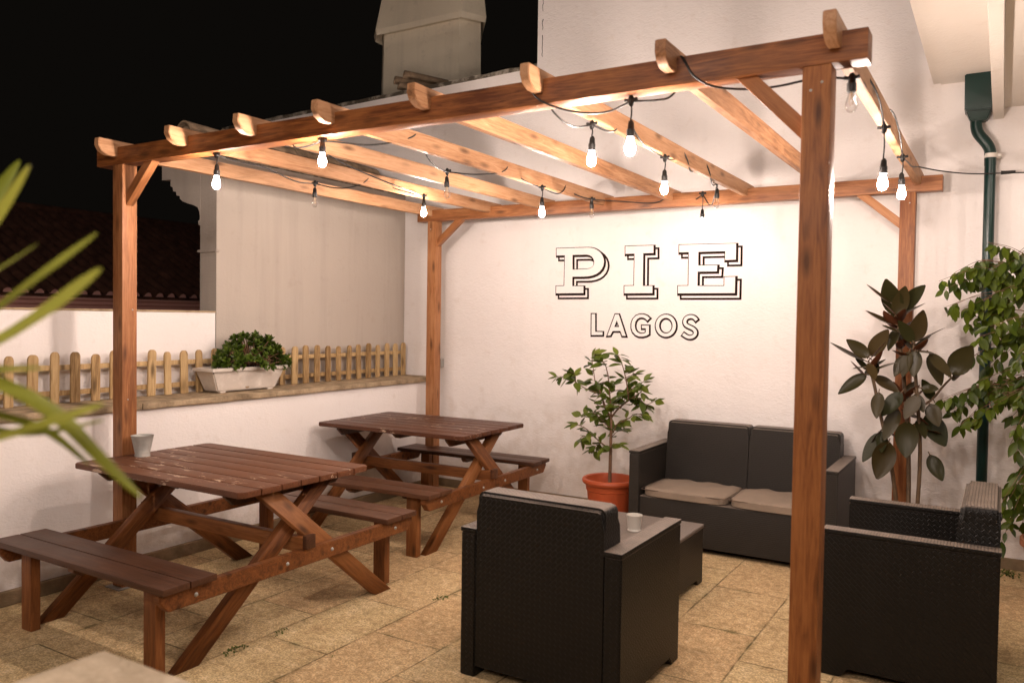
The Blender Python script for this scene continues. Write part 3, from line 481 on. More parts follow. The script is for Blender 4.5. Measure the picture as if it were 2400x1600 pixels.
o_ = prism(bm, [(-8.96,1.555),(-8.96,1.575),(-11.55,2.82),(-14.2,1.57),(-14.2,1.55)], -9, 9.5)
obj('roof', bm, M['tile'], nh, Matrix(), 'auto')
bm = B(); barrel(bm, (-11.55,-9,2.83), (-11.55,9.5,2.83), .1); obj('ridge', bm, M['tile'], nh, Matrix(), 'auto')

# ------------------------------------------------------------------ roof and chimney behind the rear wall
rr = thing('rear_roof', 'dark clay tiled roof just visible above the mouldy wall top beside the chimney', 'roof', (-4.5, 4, 3))
bm = B(); prism(bm, [(WY+.5,2.9),(WY+.5,3.22),(5.2,3.62),(5.2,2.9)], -6.2, -2.65, 'x'); obj('roof_deck', bm, M['tile'], rr, Matrix())
bm = B()
for k in range(20):
    x = -6.1+.172*k; barrel(bm, (x,WY+.44,3.235), (x,5.1,3.64), .06, n=6)
obj('roof_tiles', bm, M['tile'], rr, Matrix(), 'auto')
for x, z, a in ((-4.09,3.40,.06),(-3.99,3.435,.0),(-4.05,3.35,-.1)):
    bm = B(); barrel(bm, (x,3.02,z), (x+.24,3.32,z-.04+a*.3), .045, n=10, a0=-.3, a1=PI+.3); obj('loose_tile', bm, M['tile2'], rr, Matrix(), 'auto')
ch = thing('chimney', 'stained octagonal rendered chimney with a flared cap rising behind the wall', 'chimney', (-4.15, 4, 3.2))
def ring_stack(bm, levels):
    """irregular eight-sided shaft: each level is (outward grow, height)"""
    base = [(-4.82,3.72),(-4.70,3.60),(-3.83,3.60),(-3.73,3.80),(-4.08,4.25),(-4.2,4.38),(-4.6,4.38),(-4.85,4.1)]; c_ = Vector((-4.27,4.0)); rings = []
    for g, z in levels: rings.append([bm.verts.new((c_.x+(x-c_.x)*(1+g), c_.y+(y-c_.y)*(1+g), z)) for x, y in base])
    for a, b in zip(rings, rings[1:]):
        for i in range(8): bm.faces.new((a[i], a[(i+1)%8], b[(i+1)%8], b[i]))
    bm.faces.new(rings[-1]); bm.faces.new(rings[0][::-1])
bm = B(); ring_stack(bm, [(.03,3.1),(.02,3.5),(.0,4.15)]); obj('shaft', bm, M['chim'], ch, Matrix())
bm = B(); ring_stack(bm, [(.002,4.16),(.125,4.06),(.145,4.11),(.05,4.40),(.0,4.43),(-.0,4.9),(-.5,5.2)]); obj('cap', bm, M['chim'], ch, Matrix())

# ------------------------------------------------------------------ picket fence on the ledge
pf = thing('picket_fence', 'short natural wood picket fence standing on the wall ledge', 'fence', (-3.86, 1, .895))
ys = [-.273,-.157,-.041,.07,.185,.291,.402,.526,.639,.753,.862,.977,1.09,1.2,1.31,1.425,1.538,1.651,1.763,1.871,1.987,2.097,2.206,2.32,2.43,2.542,2.653,2.763,2.866]
ys = [-.273-.115*k for k in range(20,0,-1)] + ys
for i, y in enumerate(ys):
    h = .268+random.uniform(-.011,.008); w = .0245+random.uniform(-.0025,.0025); lean = random.uniform(-.03,.03)
    pr = [(-w,0),(w,0),(w,h-.022),(w*.8,h-.008),(w*.4,h),(-w*.4,h),(-w*.8,h-.008),(-w,h-.022)]
    bm = B(); prism(bm, pr, -.007, .007, 'x', .002)
    obj('picket', bm, M['pick'], pf, Matrix.Translation((-3.838,y,.897)) @ Matrix.Rotation(lean,4,'X'), 'auto')
for z in (.952, 1.088):
    bm = B(); box(bm, (-3.857,-2.6,z-.014), (-3.846,2.89,z+.014), .002); obj('rail', bm, M['pick'], pf, Matrix(), 'auto')

# ------------------------------------------------------------------ white trough with succulent
pt = thing('planter_trough', 'grubby white plastic trough planter on the wall ledge', 'planter', (-3.73, 1.1, .897))
def trough(bm, x0, x1, y0, y1, z0, X0, X1, Y0, Y1, z1, open_=False):
    a = [bm.verts.new(v) for v in ((x0,y0,z0),(x1,y0,z0),(x1,y1,z0),(x0,y1,z0))]; b = [bm.verts.new(v) for v in ((X0,Y0,z1),(X1,Y0,z1),(X1,Y1,z1),(X0,Y1,z1))]
    fs = [bm.faces.new(a[::-1]), bm.faces.new(b)]+[bm.faces.new((a[i],a[(i+1)%4],b[(i+1)%4],b[i])) for i in range(4)]
    bmesh.ops.bevel(bm, geom=list({e for f in fs for e in f.edges}), offset=.007, segments=3, affect='EDGES')
bm = B(); trough(bm, -3.81,-3.685,.875,1.335,.905, -3.822,-3.655,.815,1.395,1.035); obj('body', bm, M['planter'], pt, Matrix(), 'auto')
bm = B()
for a in ((-3.832,.805,1.03,-3.642,.822,1.052),(-3.832,1.388,1.03,-3.642,1.405,1.052),(-3.832,.8221,1.03,-3.815,1.3879,1.052),(-3.659,.8221,1.03,-3.642,1.3879,1.052)): box(bm, a[:3], a[3:], .003)
obj('rim', bm, M['planter'], pt, Matrix(), 'auto')
bm = B()
for y in (.90,1.28):
    bm = B(); box(bm, (-3.80,y,.896), (-3.69,y+.04,.906), .002); obj('foot', bm, M['planter'], pt, Matrix(), 'auto')
bm = B(); lathe(bm, [(.0,0),(.02,0),(.02,.004),(.0,.004)], 16, caps=False); obj('drain_plug', bm, M['skirt'], pt, Matrix.Translation((-3.684,1.1,.935)) @ Matrix.Rotation(PI/2,4,'Y') )
bm = B(); box(bm, (-3.814,.823,1.02), (-3.66,1.387,1.04), 0); bmesh.ops.subdivide_edges(bm, edges=bm.edges[:], cuts=10)
for v in bm.verts:
    if v.co.z > 1.035: v.co.z += .008*noise.noise(v.co*40)
obj('soil', bm, M['soil'], pt, Matrix())
su = thing('succulent_plant', 'bushy green succulent growing out of the white trough', 'plant', (-3.73, 1.15, 1.04))
bl_, bs = B(), B()
ctr = Vector((-3.72,1.17,1.05))
for k in range(150):
    th = random.uniform(0, 2*PI); ph = math.acos(random.uniform(0, 1)); rad = .55+.45*random.random()**.4
    e = Vector((math.sin(ph)*math.cos(th)*.15, math.sin(ph)*math.sin(th)*.28, math.cos(ph)*.225))*rad
    e.z *= (1-.25*abs(e.y+.04)/.28)
    p = ctr+e
    if p.z < 1.05 and p.x < -3.66: p.z = 1.05+.05*random.random()
    if p.x < -3.835: p.x = -3.83
    if k % 3 == 0: tube(bs, [ctr+Vector((0,e.y*.35,0)), ctr+e*.55+rv(.01), p], .005, .003, 5, 1)
    d0 = (e.normalized()+rv(.4)+Vector((0,0,.35))).normalized()
    for j in range(11):
        a = j*2.4; t = d0.orthogonal().normalized(); b2 = d0.cross(t)
        dd = (t*math.cos(a)+b2*math.sin(a))*(.3+.09*j)+d0*(1.05-.07*j)
        leaf(bl_, p+rv(.004), dd, d0, random.uniform(.028,.042), random.uniform(.018,.027), -.25, .05, 4, sharp=.7)
for k in range(26):                                              # straggling shoots over the right rim
    y = random.choice((random.uniform(.84,.98), random.uniform(1.3,1.45))); p = Vector((-3.66+random.uniform(-.03,.03), y, 1.05+random.uniform(-.02,.03)))
    for j in range(4): leaf(bl_, p+rv(.008), rv()+Vector((.3,0,.3)), (0,0,1), .028, .013, -.2, .1, 3)
obj('foliage', bl_, M['succ'], su, Matrix(), True); obj('stem', bs, M['bark'], su, Matrix(), True)

# ------------------------------------------------------------------ pergola
pg = thing('pergola', 'brown stained timber pergola standing over the patio seating', 'pergola', (-L_/2, D_/2, 0))
for nm, x, y, z0 in (('post',-L_+PW/2,PW/2,0),('post',-PW/2,PW/2,0),('post',-L_+PW/2,D_+PW/2,0),('post',-PW/2,D_+PW/2,0)):
    timber('post', (x,y,z0), (x,y,H_), PW, PW, M['dpine'] if y < 1 and x > -1 else M['pine'], pg, bev=.004)
timber('beam', (-L_-.135,PW/2,H_+HB/2), (.094,PW/2,H_+HB/2), PW, HB, M['dpine'], pg, bev=.003)
timber('beam', (-L_-.10,D_+PW/2,H_+HB/2), (.13,D_+PW/2,H_+HB/2), PW, HB, M['pine'], pg, bev=.003)
RX = [-3.366,-2.83,-2.37,-1.91,-1.43,-.95,-.475,.008]
for i, x in enumerate(RX):
    w = .017+.001*random.random(); y0 = -.097; y1 = D_+PW+.075; z0, z1 = 2.158, 2.236
    m, L = bar_matrix((x,y0,0), (x,y1,0)); m.translation = Vector((x,(y0+y1)/2,0))
    h = L/2; pr = [(-h,z1),(-h-.003,z1-.035),(-h+.012,z1-.062),(-h+.045,z0),(h-.045,z0),(h-.012,z1-.062),(h+.003,z1-.035),(h,z1)]
    bm = B(); prism(bm, pr, -w, w, 'y', .0025)
    bmesh.ops.subdivide_edges(bm, edges=[e for e in bm.edges if e.calc_length() > 1], cuts=16)
    for v in bm.verts: v.co.y += .004*noise.noise(Vector((v.co.x*1.2, i*7, 0)))
    obj('rafter', bm, M['raft'], pg, m, 'auto')
def brace(p0, p1, y, mt='pine'):
    timber('brace', (p0[0],y,p0[1]), (p1[0],y,p1[1]), .042, .05, M[mt], pg, bev=.002, up=(0,1,0)) if False else timber('brace', (p0[0],y,p0[1]), (p1[0],y,p1[1]), .042, .046, M[mt], pg, bev=.002)
brace((-3.11,2.145), (-3.335,1.925), .04)
brace((-.262,2.137), (-.06,1.928), .04, 'dpine')
brace((-3.085,2.14), (-3.33,1.94), D_+.04)
brace((-.295,2.135), (-.06,1.935), D_+.04)
bm = B()
for x in (-L_+PW/2,): box(bm, (x-.06,-.03,.0), (x+.06,.11,.006), .001)
obj('post_shoe', bm, M['metal'], pg, Matrix(), 'auto')

for x, y, z, rx, rz in ((-L_+PW+.0005,.025,1.93,0,1),(-L_+PW+.0005,.055,1.40,0,1),(-L_+PW+.0005,.03,.95,0,1),(-.055,-.0005,2.05,1,0),(-.025,-.0005,2.07,1,0),(-L_+.03,D_-.0005,2.06,1,0),(-.03,D_-.0005,2.06,1,0)):
    bm = B(); lathe(bm, [(.0,.002),(.003,.0018),(.0042,.0)], 10, caps=False)
    obj('screw_head', bm, M['metal'], pg, Matrix.Translation((x,y,z)) @ (Matrix.Rotation(PI/2,4,'X') if rx else Matrix.Rotation(PI/2,4,'Y')), True)
# ------------------------------------------------------------------ string lights
sl_ = thing('string_lights', 'black festoon cable with hanging bulbs looped along the pergola rafters', 'string lights', (-1.5, 1.2, 2.1))
def bulb(x, y, z, lit, drop, top=None):
    """z is the centre of the glass; the drop cord runs up to z+drop"""
    soc = B(); lathe(soc, [(.0032,.086),(.006,.083),(.0098,.077),(.0112,.058),(.0138,.055),(.0138,.034),(.0130,.030),(.010,.030)], 14)
    s = obj('lamp_socket', soc, M['black'], sl_, Matrix.Translation((x,y,z)) @ Matrix.Rotation(random.uniform(-.05,.05),4,'Y'), 'auto', 'socket with a lit bulb' if lit else 'socket with an unlit clear bulb')
    g = B(); lathe(g, [(.009,.031),(.0095,.022),(.014,.010),(.0175,-.004),(.0165,-.016),(.0115,-.026),(.004,-.030)], 12)
    obj('bulb', g, M['litdim' if lit == 2 else 'lit' if lit else 'glass'], s, WM[s.name], True)
    if not lit:
        f = B(); tube(f, [(-.004,0,.028),(-.006,0,.0),(-.002,0,-.014),(.002,0,.006),(.006,0,-.014),(.004,0,.028)], .0008, n=5); tube(f, [(0,0,.03),(0,0,.008)], .003, .0015, 6, 0)
        obj('filament', f, M['fil'], s, WM[s.name])
    t = Vector(top) if top else Vector((x, y, z+.108+drop))
    c = B(); tube(c, [(x,y,z+.083), Vector((x,y,z+.083)).lerp(t,.5)+Vector((.003,.002,0)), t], .0028, n=6); obj('drop_cord', c, M['black'], sl_, Matrix(), True)
    j = B(); lathe(j, [(.005,-.018),(.009,-.012),(.011,0),(.009,.012),(.005,.018)], 8); tube(j, [(-.022,0,.006),(0,0,.002),(.022,0,.006)], .006, n=6, it=0)
    obj('cable_joint', j, M['black'], sl_, Matrix.Translation(t), True)
    return t
BL = {}
for k, x, y, z, lit, dr in (('a',-2.66,.04,1.985,1,.02),('b',-2.0,.04,2.03,1,-.03),('c',-3.0,1.0,2.04,0,.0),('d',-2.73,1.68,2.05,1,-.01),('e',-2.05,.99,2.03,0,.0),('g',-1.86,1.66,2.0,1,.03),
    ('h',-.93,.38,2.0,1,.02),('i',-1.86,2.32,2.07,0,-.02),('j',-.63,.05,1.955,1,.04),('k',-.93,1.16,2.0,1,.03),('l',-1.187,2.5,1.995,2,.07),('m',-1.02,2.25,2.075,0,.01),
    ('n',.034,.13,2.035,0,-.04),('o',.045,.79,1.90,1,.085),('q',.045,1.42,1.95,1,.04)):
    BL[k] = bulb(x, y, z, lit, dr)
def cable(pts, r=.0036, it=3):
    bm = B(); tube(bm, pts, r, n=6, it=it); obj('cable', bm, M['black'], sl_, Matrix(), True)
def sag(a, b, s=.05):
    a, b = Vector(a), Vector(b); return [a, a.lerp(b,.3)-Vector((0,0,s)), a.lerp(b,.7)-Vector((0,0,s)), b]
def loop(x, y):                                                  # a turn of cable round a rafter
    return [(x-.024,y,2.2),(x-.024,y-.01,2.146),(x+.024,y+.02,2.144),(x+.026,y+.03,2.2),(x,y+.035,2.245),(x-.025,y+.03,2.2)]
cable(sag((2.2,2.8,2.3), (.375,2.86,2.235), .05)); cable(sag((.375,2.86,2.235), (.04,2.2,2.19), .015))
cable([(.04,2.2,2.19)]+[(.035,1.9,2.14),(.05,1.6,2.11)]+[BL['q']])
cable([BL['q'],(.05,1.25,2.17),(.032,1.1,2.25),(-.02,1.05,2.2),(.03,.95,2.15),BL['o']]); cable([BL['o'],(.05,.6,2.17),(.0,.5,2.25),(-.02,.42,2.17),(.03,.3,2.15),BL['n']])
cable([BL['n'],(-.05,.1,2.115),(-.2,.11,2.10),(-.33,.02,2.095),(-.40,-.008,2.13),(-.435,-.010,2.2),(-.455,.02,2.215),(-.46,.09,2.2),(-.50,.1,2.11),(-.56,.07,2.10),BL['j']])
cable([BL['j'],(-.72,.06,2.075),(-.83,.03,2.085),(-.93,-.012,2.12),(-.98,-.012,2.17),(-1.0,.04,2.215),(-.99,.1,2.2),(-.97,.12,2.13),(-.95,.25,2.09),BL['h']])
cable([BL['h'],(-.91,.5,2.12),(-.93,.62,2.16),(-.975,.7,2.2),(-.95,.72,2.25),(-.92,.75,2.19),(-.93,.9,2.145),BL['k']])
cable([BL['k'],(-.93,1.3,2.15),(-.975,1.4,2.2),(-.95,1.42,2.245),(-.92,1.45,2.18),(-.96,1.6,2.14),(-.975,1.75,2.19),(-.95,1.78,2.245),(-.92,1.8,2.18),(-.97,2.0,2.13),BL['m']])
cable([BL['m'],(-1.08,2.4,2.13),(-1.15,2.55,2.09),BL['l']]); cable([BL['l'],(-1.33,2.68,2.14),(-1.45,2.6,2.2),(-1.5,2.56,2.14),(-1.65,2.5,2.15),BL['i']])
cable([BL['i'],(-1.88,2.15,2.16),(-1.935,2.05,2.2),(-1.91,2.03,2.245),(-1.885,2.0,2.18),(-1.89,1.9,2.13),BL['g']])
cable([BL['g'],(-1.88,1.5,2.15),(-1.93,1.4,2.21),(-1.91,1.36,2.245),(-1.88,1.3,2.17),(-1.95,1.1,2.13),BL['e']])
cable([BL['e'],(-2.0,.8,2.13),(-1.93,.6,2.2),(-1.91,.55,2.245),(-1.88,.5,2.2),(-1.95,.3,2.13),(-2.0,.12,2.12),BL['b']])
cable([BL['b'],(-2.15,.10,2.11),(-2.34,.2,2.14),(-2.39,.25,2.2),(-2.37,.3,2.245),(-2.35,.4,2.15),(-2.45,.9,2.12),(-2.6,1.4,2.13),BL['d']])
cable([BL['d'],(-2.8,1.5,2.17),(-2.85,1.4,2.2),(-2.83,1.3,2.245),(-2.8,1.2,2.16),(-2.9,1.1,2.12),BL['c']])
cable([BL['c'],(-2.95,.8,2.12),(-2.85,.5,2.15),(-2.75,.2,2.12),BL['a']])
bm = B(); tube(bm, [(.40,2.86,2.236),(.43,2.86,2.235),(.47,2.86,2.236)], .011, .008, 8, 1); obj('plug_connector', bm, M['black'], sl_, Matrix(), True)

# unseen string added as fill light, behind and beside the camera
sl_ = thing('string_lights', 'unseen festoon string added as fill light on the near side of the yard', 'string lights', (0,-3.8,2.3))
prev = (2.2,2.8,2.3)
for x, y, z in ((2.1,1.4,2.5),(2.1,0,2.8),(2,-1.6,3),(1.6,-3.2,3.25),(0.8,-3.2,3.25),(0,-3.2,3.25),(-0.8,-3.2,3.25),(-1.6,-3.2,3.25),(-1.6,-4.1,3.25),(-0.8,-4.1,3.25),(0,-4.1,3.25),(0.8,-4.1,3.25),(1.6,-4.1,3.25),(0.8,-5,3.25),(0,-5,3.25),(-0.8,-5,3.25),(-1.6,-5,3.25),(-1.3,-2.75,2.3)):
    tp = bulb(x, y, z, 1, .03); cable(sag(prev, tp, .04)); prev = tp
# ------------------------------------------------------------------ picnic tables
def picnic(label):
    t = thing('picnic_table', label, 'picnic table', (0,0,0), 0, 'brown picnic tables with attached benches')
    l, w, z = 1.167, .773, .672
    bm = B(); n = 7; pw = w/n
    for i in range(n):
        y0 = -w/2+pw*i+.003; y1 = y0+pw-.006; x = l/2+random.uniform(-.004,.004)
        if i in (0, n-1):
            s = -1 if i == 0 else 1; a, b_ = (y0, y1) if s > 0 else (y1, y0)
            pr = [(-x,a),(x,a),(x,b_-s*.02),(x-.02,b_),(-x+.02,b_),(-x,b_-s*.02)]
            prism(bm, pr, z-.026, z, 'z', .003)
        else: box(bm, (-x,y0,z-.026), (x,y1,z), .003)
    obj('tabletop', bm, M['table'], t, Matrix(), 'auto')
    for s in (-1, 1):
        bm = B(); c = s*.6225
        for q in (-1, 1): box(bm, (-.595,c+q*.0605-.058,.359), (.595,c+q*.0605+.058,.385), .004)
        obj('bench_seat', bm, M['bench'], t, Matrix(), 'auto')
        for e in (-1, 1): timber('bench_leg', (e*.43,s*.66,0), (e*.43,s*.66,.358), .075, .042, M['tleg'], t, up=(0,1,0), bev=.003)
        bm = B(); prism(bm, [(s*.52,.359),(s*.735,.359),(s*.735,.345),(s*.70,.325),(s*.54,.325),(s*.52,.345)], -.02, .02, 'x', .002); obj('seat_batten', bm, M['bench'], t, Matrix(), 'auto')
    for e in (-1, 1):
        for s in (-1, 1):
            x = e*(.51 if s > 0 else .468)
            m, L = bar_matrix((x,-s*.205,.644), (x,s*.56,.0))
            bm = B(); box(bm, (-L/2-.06,-.0205,-.037), (L/2+.06,.0205,.037), .003)
            obj('crossed_leg', bm, M['tleg'], t, m, 'auto')
        pr = [(-.735,.356),(.735,.356),(.735,.33),(.70,.286),(-.70,.286),(-.735,.33)]
        bm = B(); prism(bm, pr, e*.5310, e*.5690, 'x', .003); o = obj('seat_bearer', bm, M['tleg'], t, Matrix(), 'auto')
        pr = [(-.345,.645),(.345,.645),(.345,.63),(.30,.59),(-.30,.59),(-.345,.63)]
        bm = B(); prism(bm, pr, e*.425, e*.446, 'x', .002); obj('top_batten', bm, M['bench'], t, Matrix(), 'auto')
        for yb in (-.58,-.12,.15,.6):
            bb = B(); lathe(bb, [(.0,.006),(.006,.005),(.009,.0)], 10, caps=False); obj('bolt_head', bb, M['metal'], o, Matrix.Translation((e*.5695,yb,.32)) @ Matrix.Rotation(e*PI/2,4,'Y'), True)
    bm = B(); prism(bm, [(-.30,.645),(.30,.645),(.30,.63),(.26,.6),(-.26,.6),(-.30,.63)], -.02, .02, 'x', .002); obj('top_batten', bm, M['bench'], t, Matrix(), 'auto')
    timber('stretcher', (-.53,.0,.372), (.57,.0,.372), .038, .066, M['tleg'], t)
    for e in (-1, 1):
        bm = B(); box(bm, (e*.49-.03,-.03,.405), (e*.49+.03,.03,.47), .004) if False else box(bm, (e*.575-.012,-.028,.36), (e*.575+.012,.028,.42), .003); obj('joint_block', bm, M['bench'], t, Matrix(), 'auto')
    return t
def clear_foot(o):                                               # trim anything that dips below the slabs
    for c in o.children:
        if c.type == 'MESH' and c.name.startswith('crossed_leg'):
            W = WM[c.name]; I = W.inverted(); b_ = bmesh.new(); b_.from_mesh(c.data)
            for zc, up in ((.0, True), (.6455, False)):
                g = b_.verts[:]+b_.edges[:]+b_.faces[:]; no = I.to_3x3() @ Vector((0,0,1 if not up else -1))
                r = bmesh.ops.bisect_plane(b_, geom=g, plane_co=I @ Vector((0,0,zc)), plane_no=no, clear_outer=True)
                bmesh.ops.holes_fill(b_, edges=[e for e in r['geom_cut'] if isinstance(e, bmesh.types.BMEdge)])
            b_.to_mesh(c.data); b_.free()
t1 = picnic('worn brown picnic table in the foreground with flaked paint and a metal bucket on top')
clear_foot(t1)
def place(o, x, y, rz): o.matrix_basis = Matrix.Translation((x,y,0)) @ Matrix.Rotation(rz,4,'Z')
place(t1, -2.73, .135, 0)
t2 = dup(t1); t2['label'] = 'smaller looking brown picnic table standing in the back corner beside the white wall'
t2['label'] = 'bare brown picnic table standing in the back corner near the rear wall'
place(t2, -2.90, 1.905, math.radians(1.5))

bk = thing('metal_bucket', 'small galvanised metal bucket on the corner of the front picnic table', 'bucket', (-3.22,.05,.672))
bm = B(); lathe(bm, [(.0,0),(.036,0),(.036,.008),(.034,.012),(.052,.10),(.054,.104),(.051,.104),(.033,.02),(.0,.02)], 28, caps=False); obj('pail', bm, M['metal'], bk, WM[bk.name], 'auto')

# ------------------------------------------------------------------ rattan seats
def side_panel(bm, x0, x1, d, h=.56):
    """side with a shallow arch between its two corner feet"""
    prism(bm, [(0,0),(.075,0),(.10,.035),(d-.10,.035),(d-.075,0),(d,0),(d,h),(0,h)], x0, x1, 'x', .004)
def seat(kind, label, w, d, loc, rz, group, wk, n):
    t = thing(kind, label, kind.replace('_',' '), loc, rz, group); W = WM[t.name]; aw = .066; hw = w/2
    for s in (-1, 1):
        x0, x1 = (hw-aw, hw) if s > 0 else (-hw, -hw+aw)
        bm = B(); side_panel(bm, x0, x1, d); a = obj('armrest', bm, wk, t, W, 'auto')
        bm = B(); box(bm, (x0-.003,-.003,.56), (x1+.003,d+.003,.578), .005); obj('arm_cap', bm, wk, a, W, 'auto')
    iw = hw-aw-.001
    bm = B(); box(bm, (-iw,.13,.035), (iw,d-.012,.30), .004); obj('seat_base', bm, wk, t, W, 'auto')
    for i in range(n):
        a = -iw+2*iw*i/n+.002; b_ = -iw+2*iw*(i+1)/n-.002
        # one-piece back: upright behind, sloping in front, rounded upper corners
        bm = B(); r = .025; outl = []
        pts = [(a,.045),(b_,.045)]+[(b_-r+r*math.cos(q), .722-r+r*math.sin(q)) for q in (0,.5,1.05,PI/2)]+[(a+r-r*math.sin(q), .722-r+r*math.cos(q)) for q in (0,.5,1.05,PI/2)]
        F = [bm.verts.new((x, (.20-.07*max(0,(z-.28))/.44), z)) for x, z in pts]; K = [bm.verts.new((x, .002, z)) for x, z in pts]
        fs = [bm.faces.new(F), bm.faces.new(K[::-1])]+[bm.faces.new((F[k],K[k],K[(k+1)%len(pts)],F[(k+1)%len(pts)])) for k in range(len(pts))]
        bmesh.ops.recalc_face_normals(bm, faces=fs)
        bmesh.ops.bevel(bm, geom=[e for e in bm.edges if len(e.link_faces) == 2 and all(v.co.z > .3 for v in e.verts) and (e.link_faces[0] in fs[:2]) != (e.link_faces[1] in fs[:2])], offset=.014, segments=3, affect='EDGES')
        obj('backrest', bm, wk, t, W, 'auto')
        # cushion: soft slab with a sagging, creased top
        bm = B(); bmesh.ops.create_cube(bm, size=1); bmesh.ops.subdivide_edges(bm, edges=bm.edges[:], cuts=15, use_grid_fill=True)
        cw, cd = (b_-a)-.004, d-.195; cx_, cy_ = (a+b_)/2, .185+cd/2; sd = random.random()*20
        for v in bm.verts:
            u_, v_, z_ = v.co.x*2, v.co.y*2, v.co.z*2
            e = (1-abs(u_)**5)*(1-abs(v_)**5); k = 1-.055*(abs(u_)**4)*(abs(v_)**4)*2
            cr = .0055*noise.noise(Vector((u_*4+sd, v_*1.3, 0)))*(1.2-v_)+.003*noise.noise(Vector((u_*9+sd, v_*3, 3)))
            th = .020+.009*e**.5
            v.co = Vector((cx_+u_*cw/2*k, cy_+v_*cd/2*k+ (.006 if v_ > .95 else 0)*(1-u_*u_), .325+(z_*th)+(cr if z_ > 0 else 0)-(.008*(1-u_*u_) if v_ > .6 else 0)*0))
        cu = obj('seat_cushion', bm, M['cush'], t, W, True)
        bm = B(); rim = [(cx_+cw/2*.955*sx, cy_+cd/2*1.0, .343) for sx in [-1+.1*q for q in range(21)]]
        tube(bm, [(cx_-cw/2*.985, cy_+cd/2*(.9-.09*q), .344) for q in range(20,0,-1)]+[(cx_-cw/2*.975, cy_+cd/2*.96,.342)]+rim+[(cx_+cw/2*.975, cy_+cd/2*.96,.342)]+[(cx_+cw/2*.985, cy_+cd/2*(.9-.09*q), .344) for q in range(1,21)], .0022, n=5, it=1)
        obj('piping', bm, M['pipe_f'], cu, W, True)
    return t
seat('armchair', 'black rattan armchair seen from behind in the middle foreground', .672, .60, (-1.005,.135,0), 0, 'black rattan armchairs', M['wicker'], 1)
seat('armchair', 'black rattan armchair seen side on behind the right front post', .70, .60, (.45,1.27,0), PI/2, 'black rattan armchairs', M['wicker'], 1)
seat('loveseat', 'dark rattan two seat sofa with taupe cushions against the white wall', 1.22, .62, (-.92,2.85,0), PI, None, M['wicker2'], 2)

ct = thing('coffee_table', 'low grey topped rattan coffee table between the armchairs and the sofa', 'coffee table', (-1.17,1.44,0))
bm = B(); x0,x1,y0,y1 = -1.45,-.89,1.13,1.75
def rrect(x0, x1, y0, y1, r, n=5):
    o = []
    for cx_, cy_, a in ((x1-r,y1-r,0),(x0+r,y1-r,PI/2),(x0+r,y0+r,PI),(x1-r,y0+r,3*PI/2)):
        o += [(cx_+r*math.cos(a+PI/2*i/n), cy_+r*math.sin(a+PI/2*i/n)) for i in range(n+1)]
    return o
prism(bm, rrect(x0,x1,y0,y1,.012), .292, .31, 'z', .003); obj('top', bm, M['ttop'], ct, Matrix(), 'auto')
for a, b_, ax in (((x0+.006,x0+.03),(y0+.006,y1-.006),'x'),((x1-.03,x1-.006),(y0+.006,y1-.006),'x')):
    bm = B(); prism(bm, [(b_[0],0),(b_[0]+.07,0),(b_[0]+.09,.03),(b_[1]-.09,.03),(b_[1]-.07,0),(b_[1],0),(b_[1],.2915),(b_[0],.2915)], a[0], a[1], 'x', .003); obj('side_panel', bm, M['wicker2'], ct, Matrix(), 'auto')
for ya in (y0+.008, y1-.032):
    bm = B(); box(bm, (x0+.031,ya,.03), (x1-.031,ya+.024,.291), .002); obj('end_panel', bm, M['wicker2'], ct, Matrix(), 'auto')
cp = thing('candle_cup', 'small pale ceramic cup on the grey coffee table', 'cup', (-1.15,1.41,.31))
bm = B(); lathe(bm, [(.0,.006),(.030,.006),(.030,0),(.034,0),(.036,.006),(.033,.010),(.040,.078),(.042,.082),(.039,.082),(.030,.02),(.0,.02)], 28, caps=False); obj('cup_body', bm, M['ceramic'], cp, WM[cp.name], 'auto')

# ------------------------------------------------------------------ potted lemon tree
pc = Vector((-1.757,2.45,0))
pot = thing('plant_pot', 'orange plastic flower pot beside the sofa', 'plant pot', pc)
bm = B(); lathe(bm, [(.0,.0),(.118,.0),(.122,.008),(.150,.262),(.156,.268),(.158,.300),(.163,.306),(.178,.312),(.184,.326),(.180,.340),(.168,.345),(.158,.338),(.150,.30),(.146,.27),(.0,.27)], 48, caps=False); obj('pot_body', bm, M['terra'], pot, WM[pot.name], 'auto')
bm = B(); bmesh.ops.create_circle(bm, cap_ends=True, cap_tris=True, segments=40, radius=.147); bmesh.ops.subdivide_edges(bm, edges=bm.edges[:], cuts=4)
for v in bm.verts: v.co.z = .272+.008*noise.noise(v.co*30)
obj('soil', bm, M['soil'], pot, WM[pot.name])
tr = thing('lemon_tree', 'young leafy lemon tree in the orange pot', 'plant', (pc.x,pc.y,.27))
bt, bf = B(), B()
